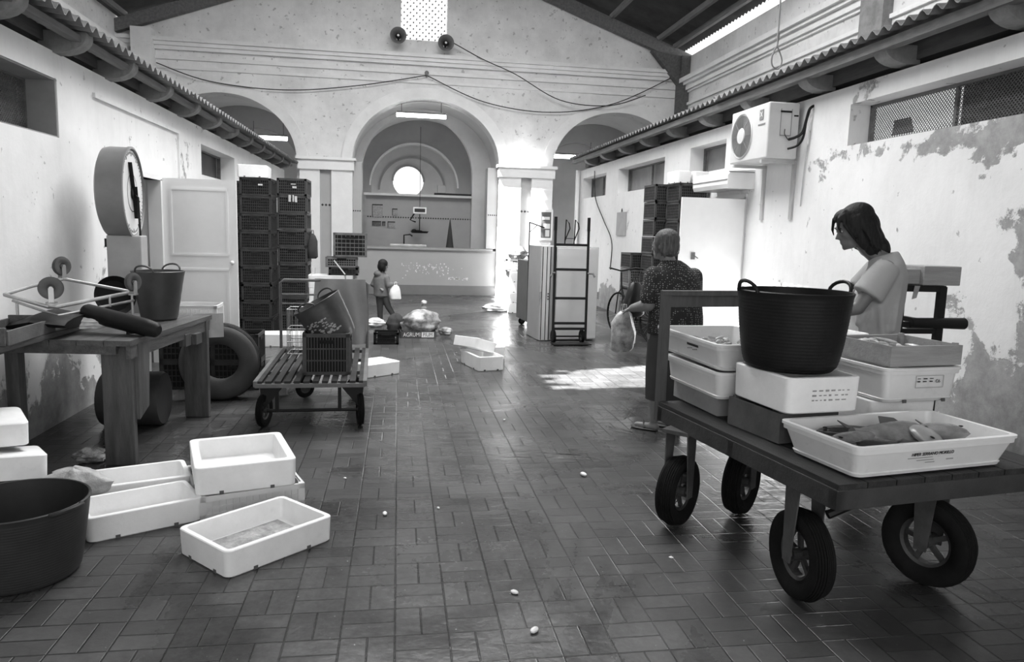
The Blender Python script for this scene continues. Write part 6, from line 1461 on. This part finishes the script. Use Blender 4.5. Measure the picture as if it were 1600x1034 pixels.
# things in the stall behind the counter
o = thing('weighing_machine', 'hanging electronic scale with a pale display over the far counter', 'scale', (0.55, 19.4, 1.86)); obj('display', MB().box((0, 0, 0.2), (0.34, 0.10, 0.17), bev=0.01), WPAINT, o); obj('screen', MB().box((0, -0.052, 0.2), (0.27, 0.006, 0.09)), INK, o)
mb = MB(); mb.tube([(-0.12, 0, 0.15), (-0.24, 0, -0.05), (-0.10, 0, -0.10)], 0.02); mb.loft([((0, 0, -0.38), (0.20, 0, 0), (0, 0.14, 0)), ((0, 0, -0.33), (0.24, 0, 0), (0, 0.18, 0))], 20); mb.tube([(0, 0, 0.1), (0, 0, -0.35)], 0.012); mb.tube([(0, 0, 0.28), (0, 0, 2.3)], 0.006); obj('pan_and_arm', mb, BLACKM, o, smooth=True)
k_=0
for (x, z, w, h, lb) in ((-0.55, 2.04, 0.28, 0.34, 'large dark-headed price board at the left of the stall back wall'), (-0.57, 1.70, 0.24, 0.13, 'small dark notice below the price board'), (-0.38, 1.70, 0.09, 0.12, 'tiny dark notice beside the small one'), (-0.18, 1.68, 0.20, 0.17, 'pale notice low on the stall back wall'), (-0.09, 2.02, 0.14, 0.18, 'small framed picture on the stall back wall')):
    o = thing('wall_notice', lb, 'notice', (x, 20.27, z)); dark = 'tiny' in lb or 'below' in lb
    obj('sheet', MB().box((0, 0, 0), (w, 0.012, h)), M('notice_dark', 0.10, 0.6, 0.5, 20) if dark else M('notice_grey', 0.30, 0.6, 0.3, 20), o)
    obj('edge', MB().box((0, -0.008, h / 2 - 0.015), (w, 0.006, 0.03)).box((-w / 2 + 0.008, -0.008, 0), (0.016, 0.006, h)), INK, o)
o = thing('folded_parasol', 'dark pointed folded parasol standing on the far counter', 'parasol', (1.30, 18.85, 1.14)); obj('cloth', MB().lathe([(0.10, 0.0), (0.085, 0.1), (0.05, 0.4), (0.02, 0.62), (0.008, 0.70)], n=16, cap=(True, True)), M('dark_cloth', 0.04, 0.9), o, smooth=True); obj('tip', MB().cyl((0, 0, 0.68), (0, 0, 0.76), 0.006), GALV, o)
tag(obj('hanging_branch', MB().ell((0.52, 19.9, 1.52), (0.13, 0.05, 0.04)).ell((0.42, 19.9, 1.54), (0.07, 0.04, 0.04)), BLACKM, smooth=True), 'dark small scale pan above the far counter', 'pan')
tag(obj('ledge_board', MB().bar((0.95, 20.2, 2.53), (2.0, 20.2, 2.53), 0.12, 0.05), BLACKM), 'dark board lying on the ledge above the stall back wall', 'board')
tag(obj('ledge_box', MB().box((1.15, 20.22, 2.66), (0.22, 0.16, 0.20)), VAULTD), 'grey box on the ledge beside the round window', 'box')
tag(obj('counter_sink', MB().box((0.25, 18.75, 1.17), (0.9, 0.5, 0.06), bev=0.01), GALV), 'low steel basin on the far counter', 'sink')
tag(obj('tap', MB().tube([(0.15, 19.0, 1.2), (0.15, 19.0, 1.42), (0.30, 19.0, 1.44), (0.36, 19.0, 1.40)], 0.02), BLACKM, smooth=True), 'dark tap over the basin on the far counter', 'tap')
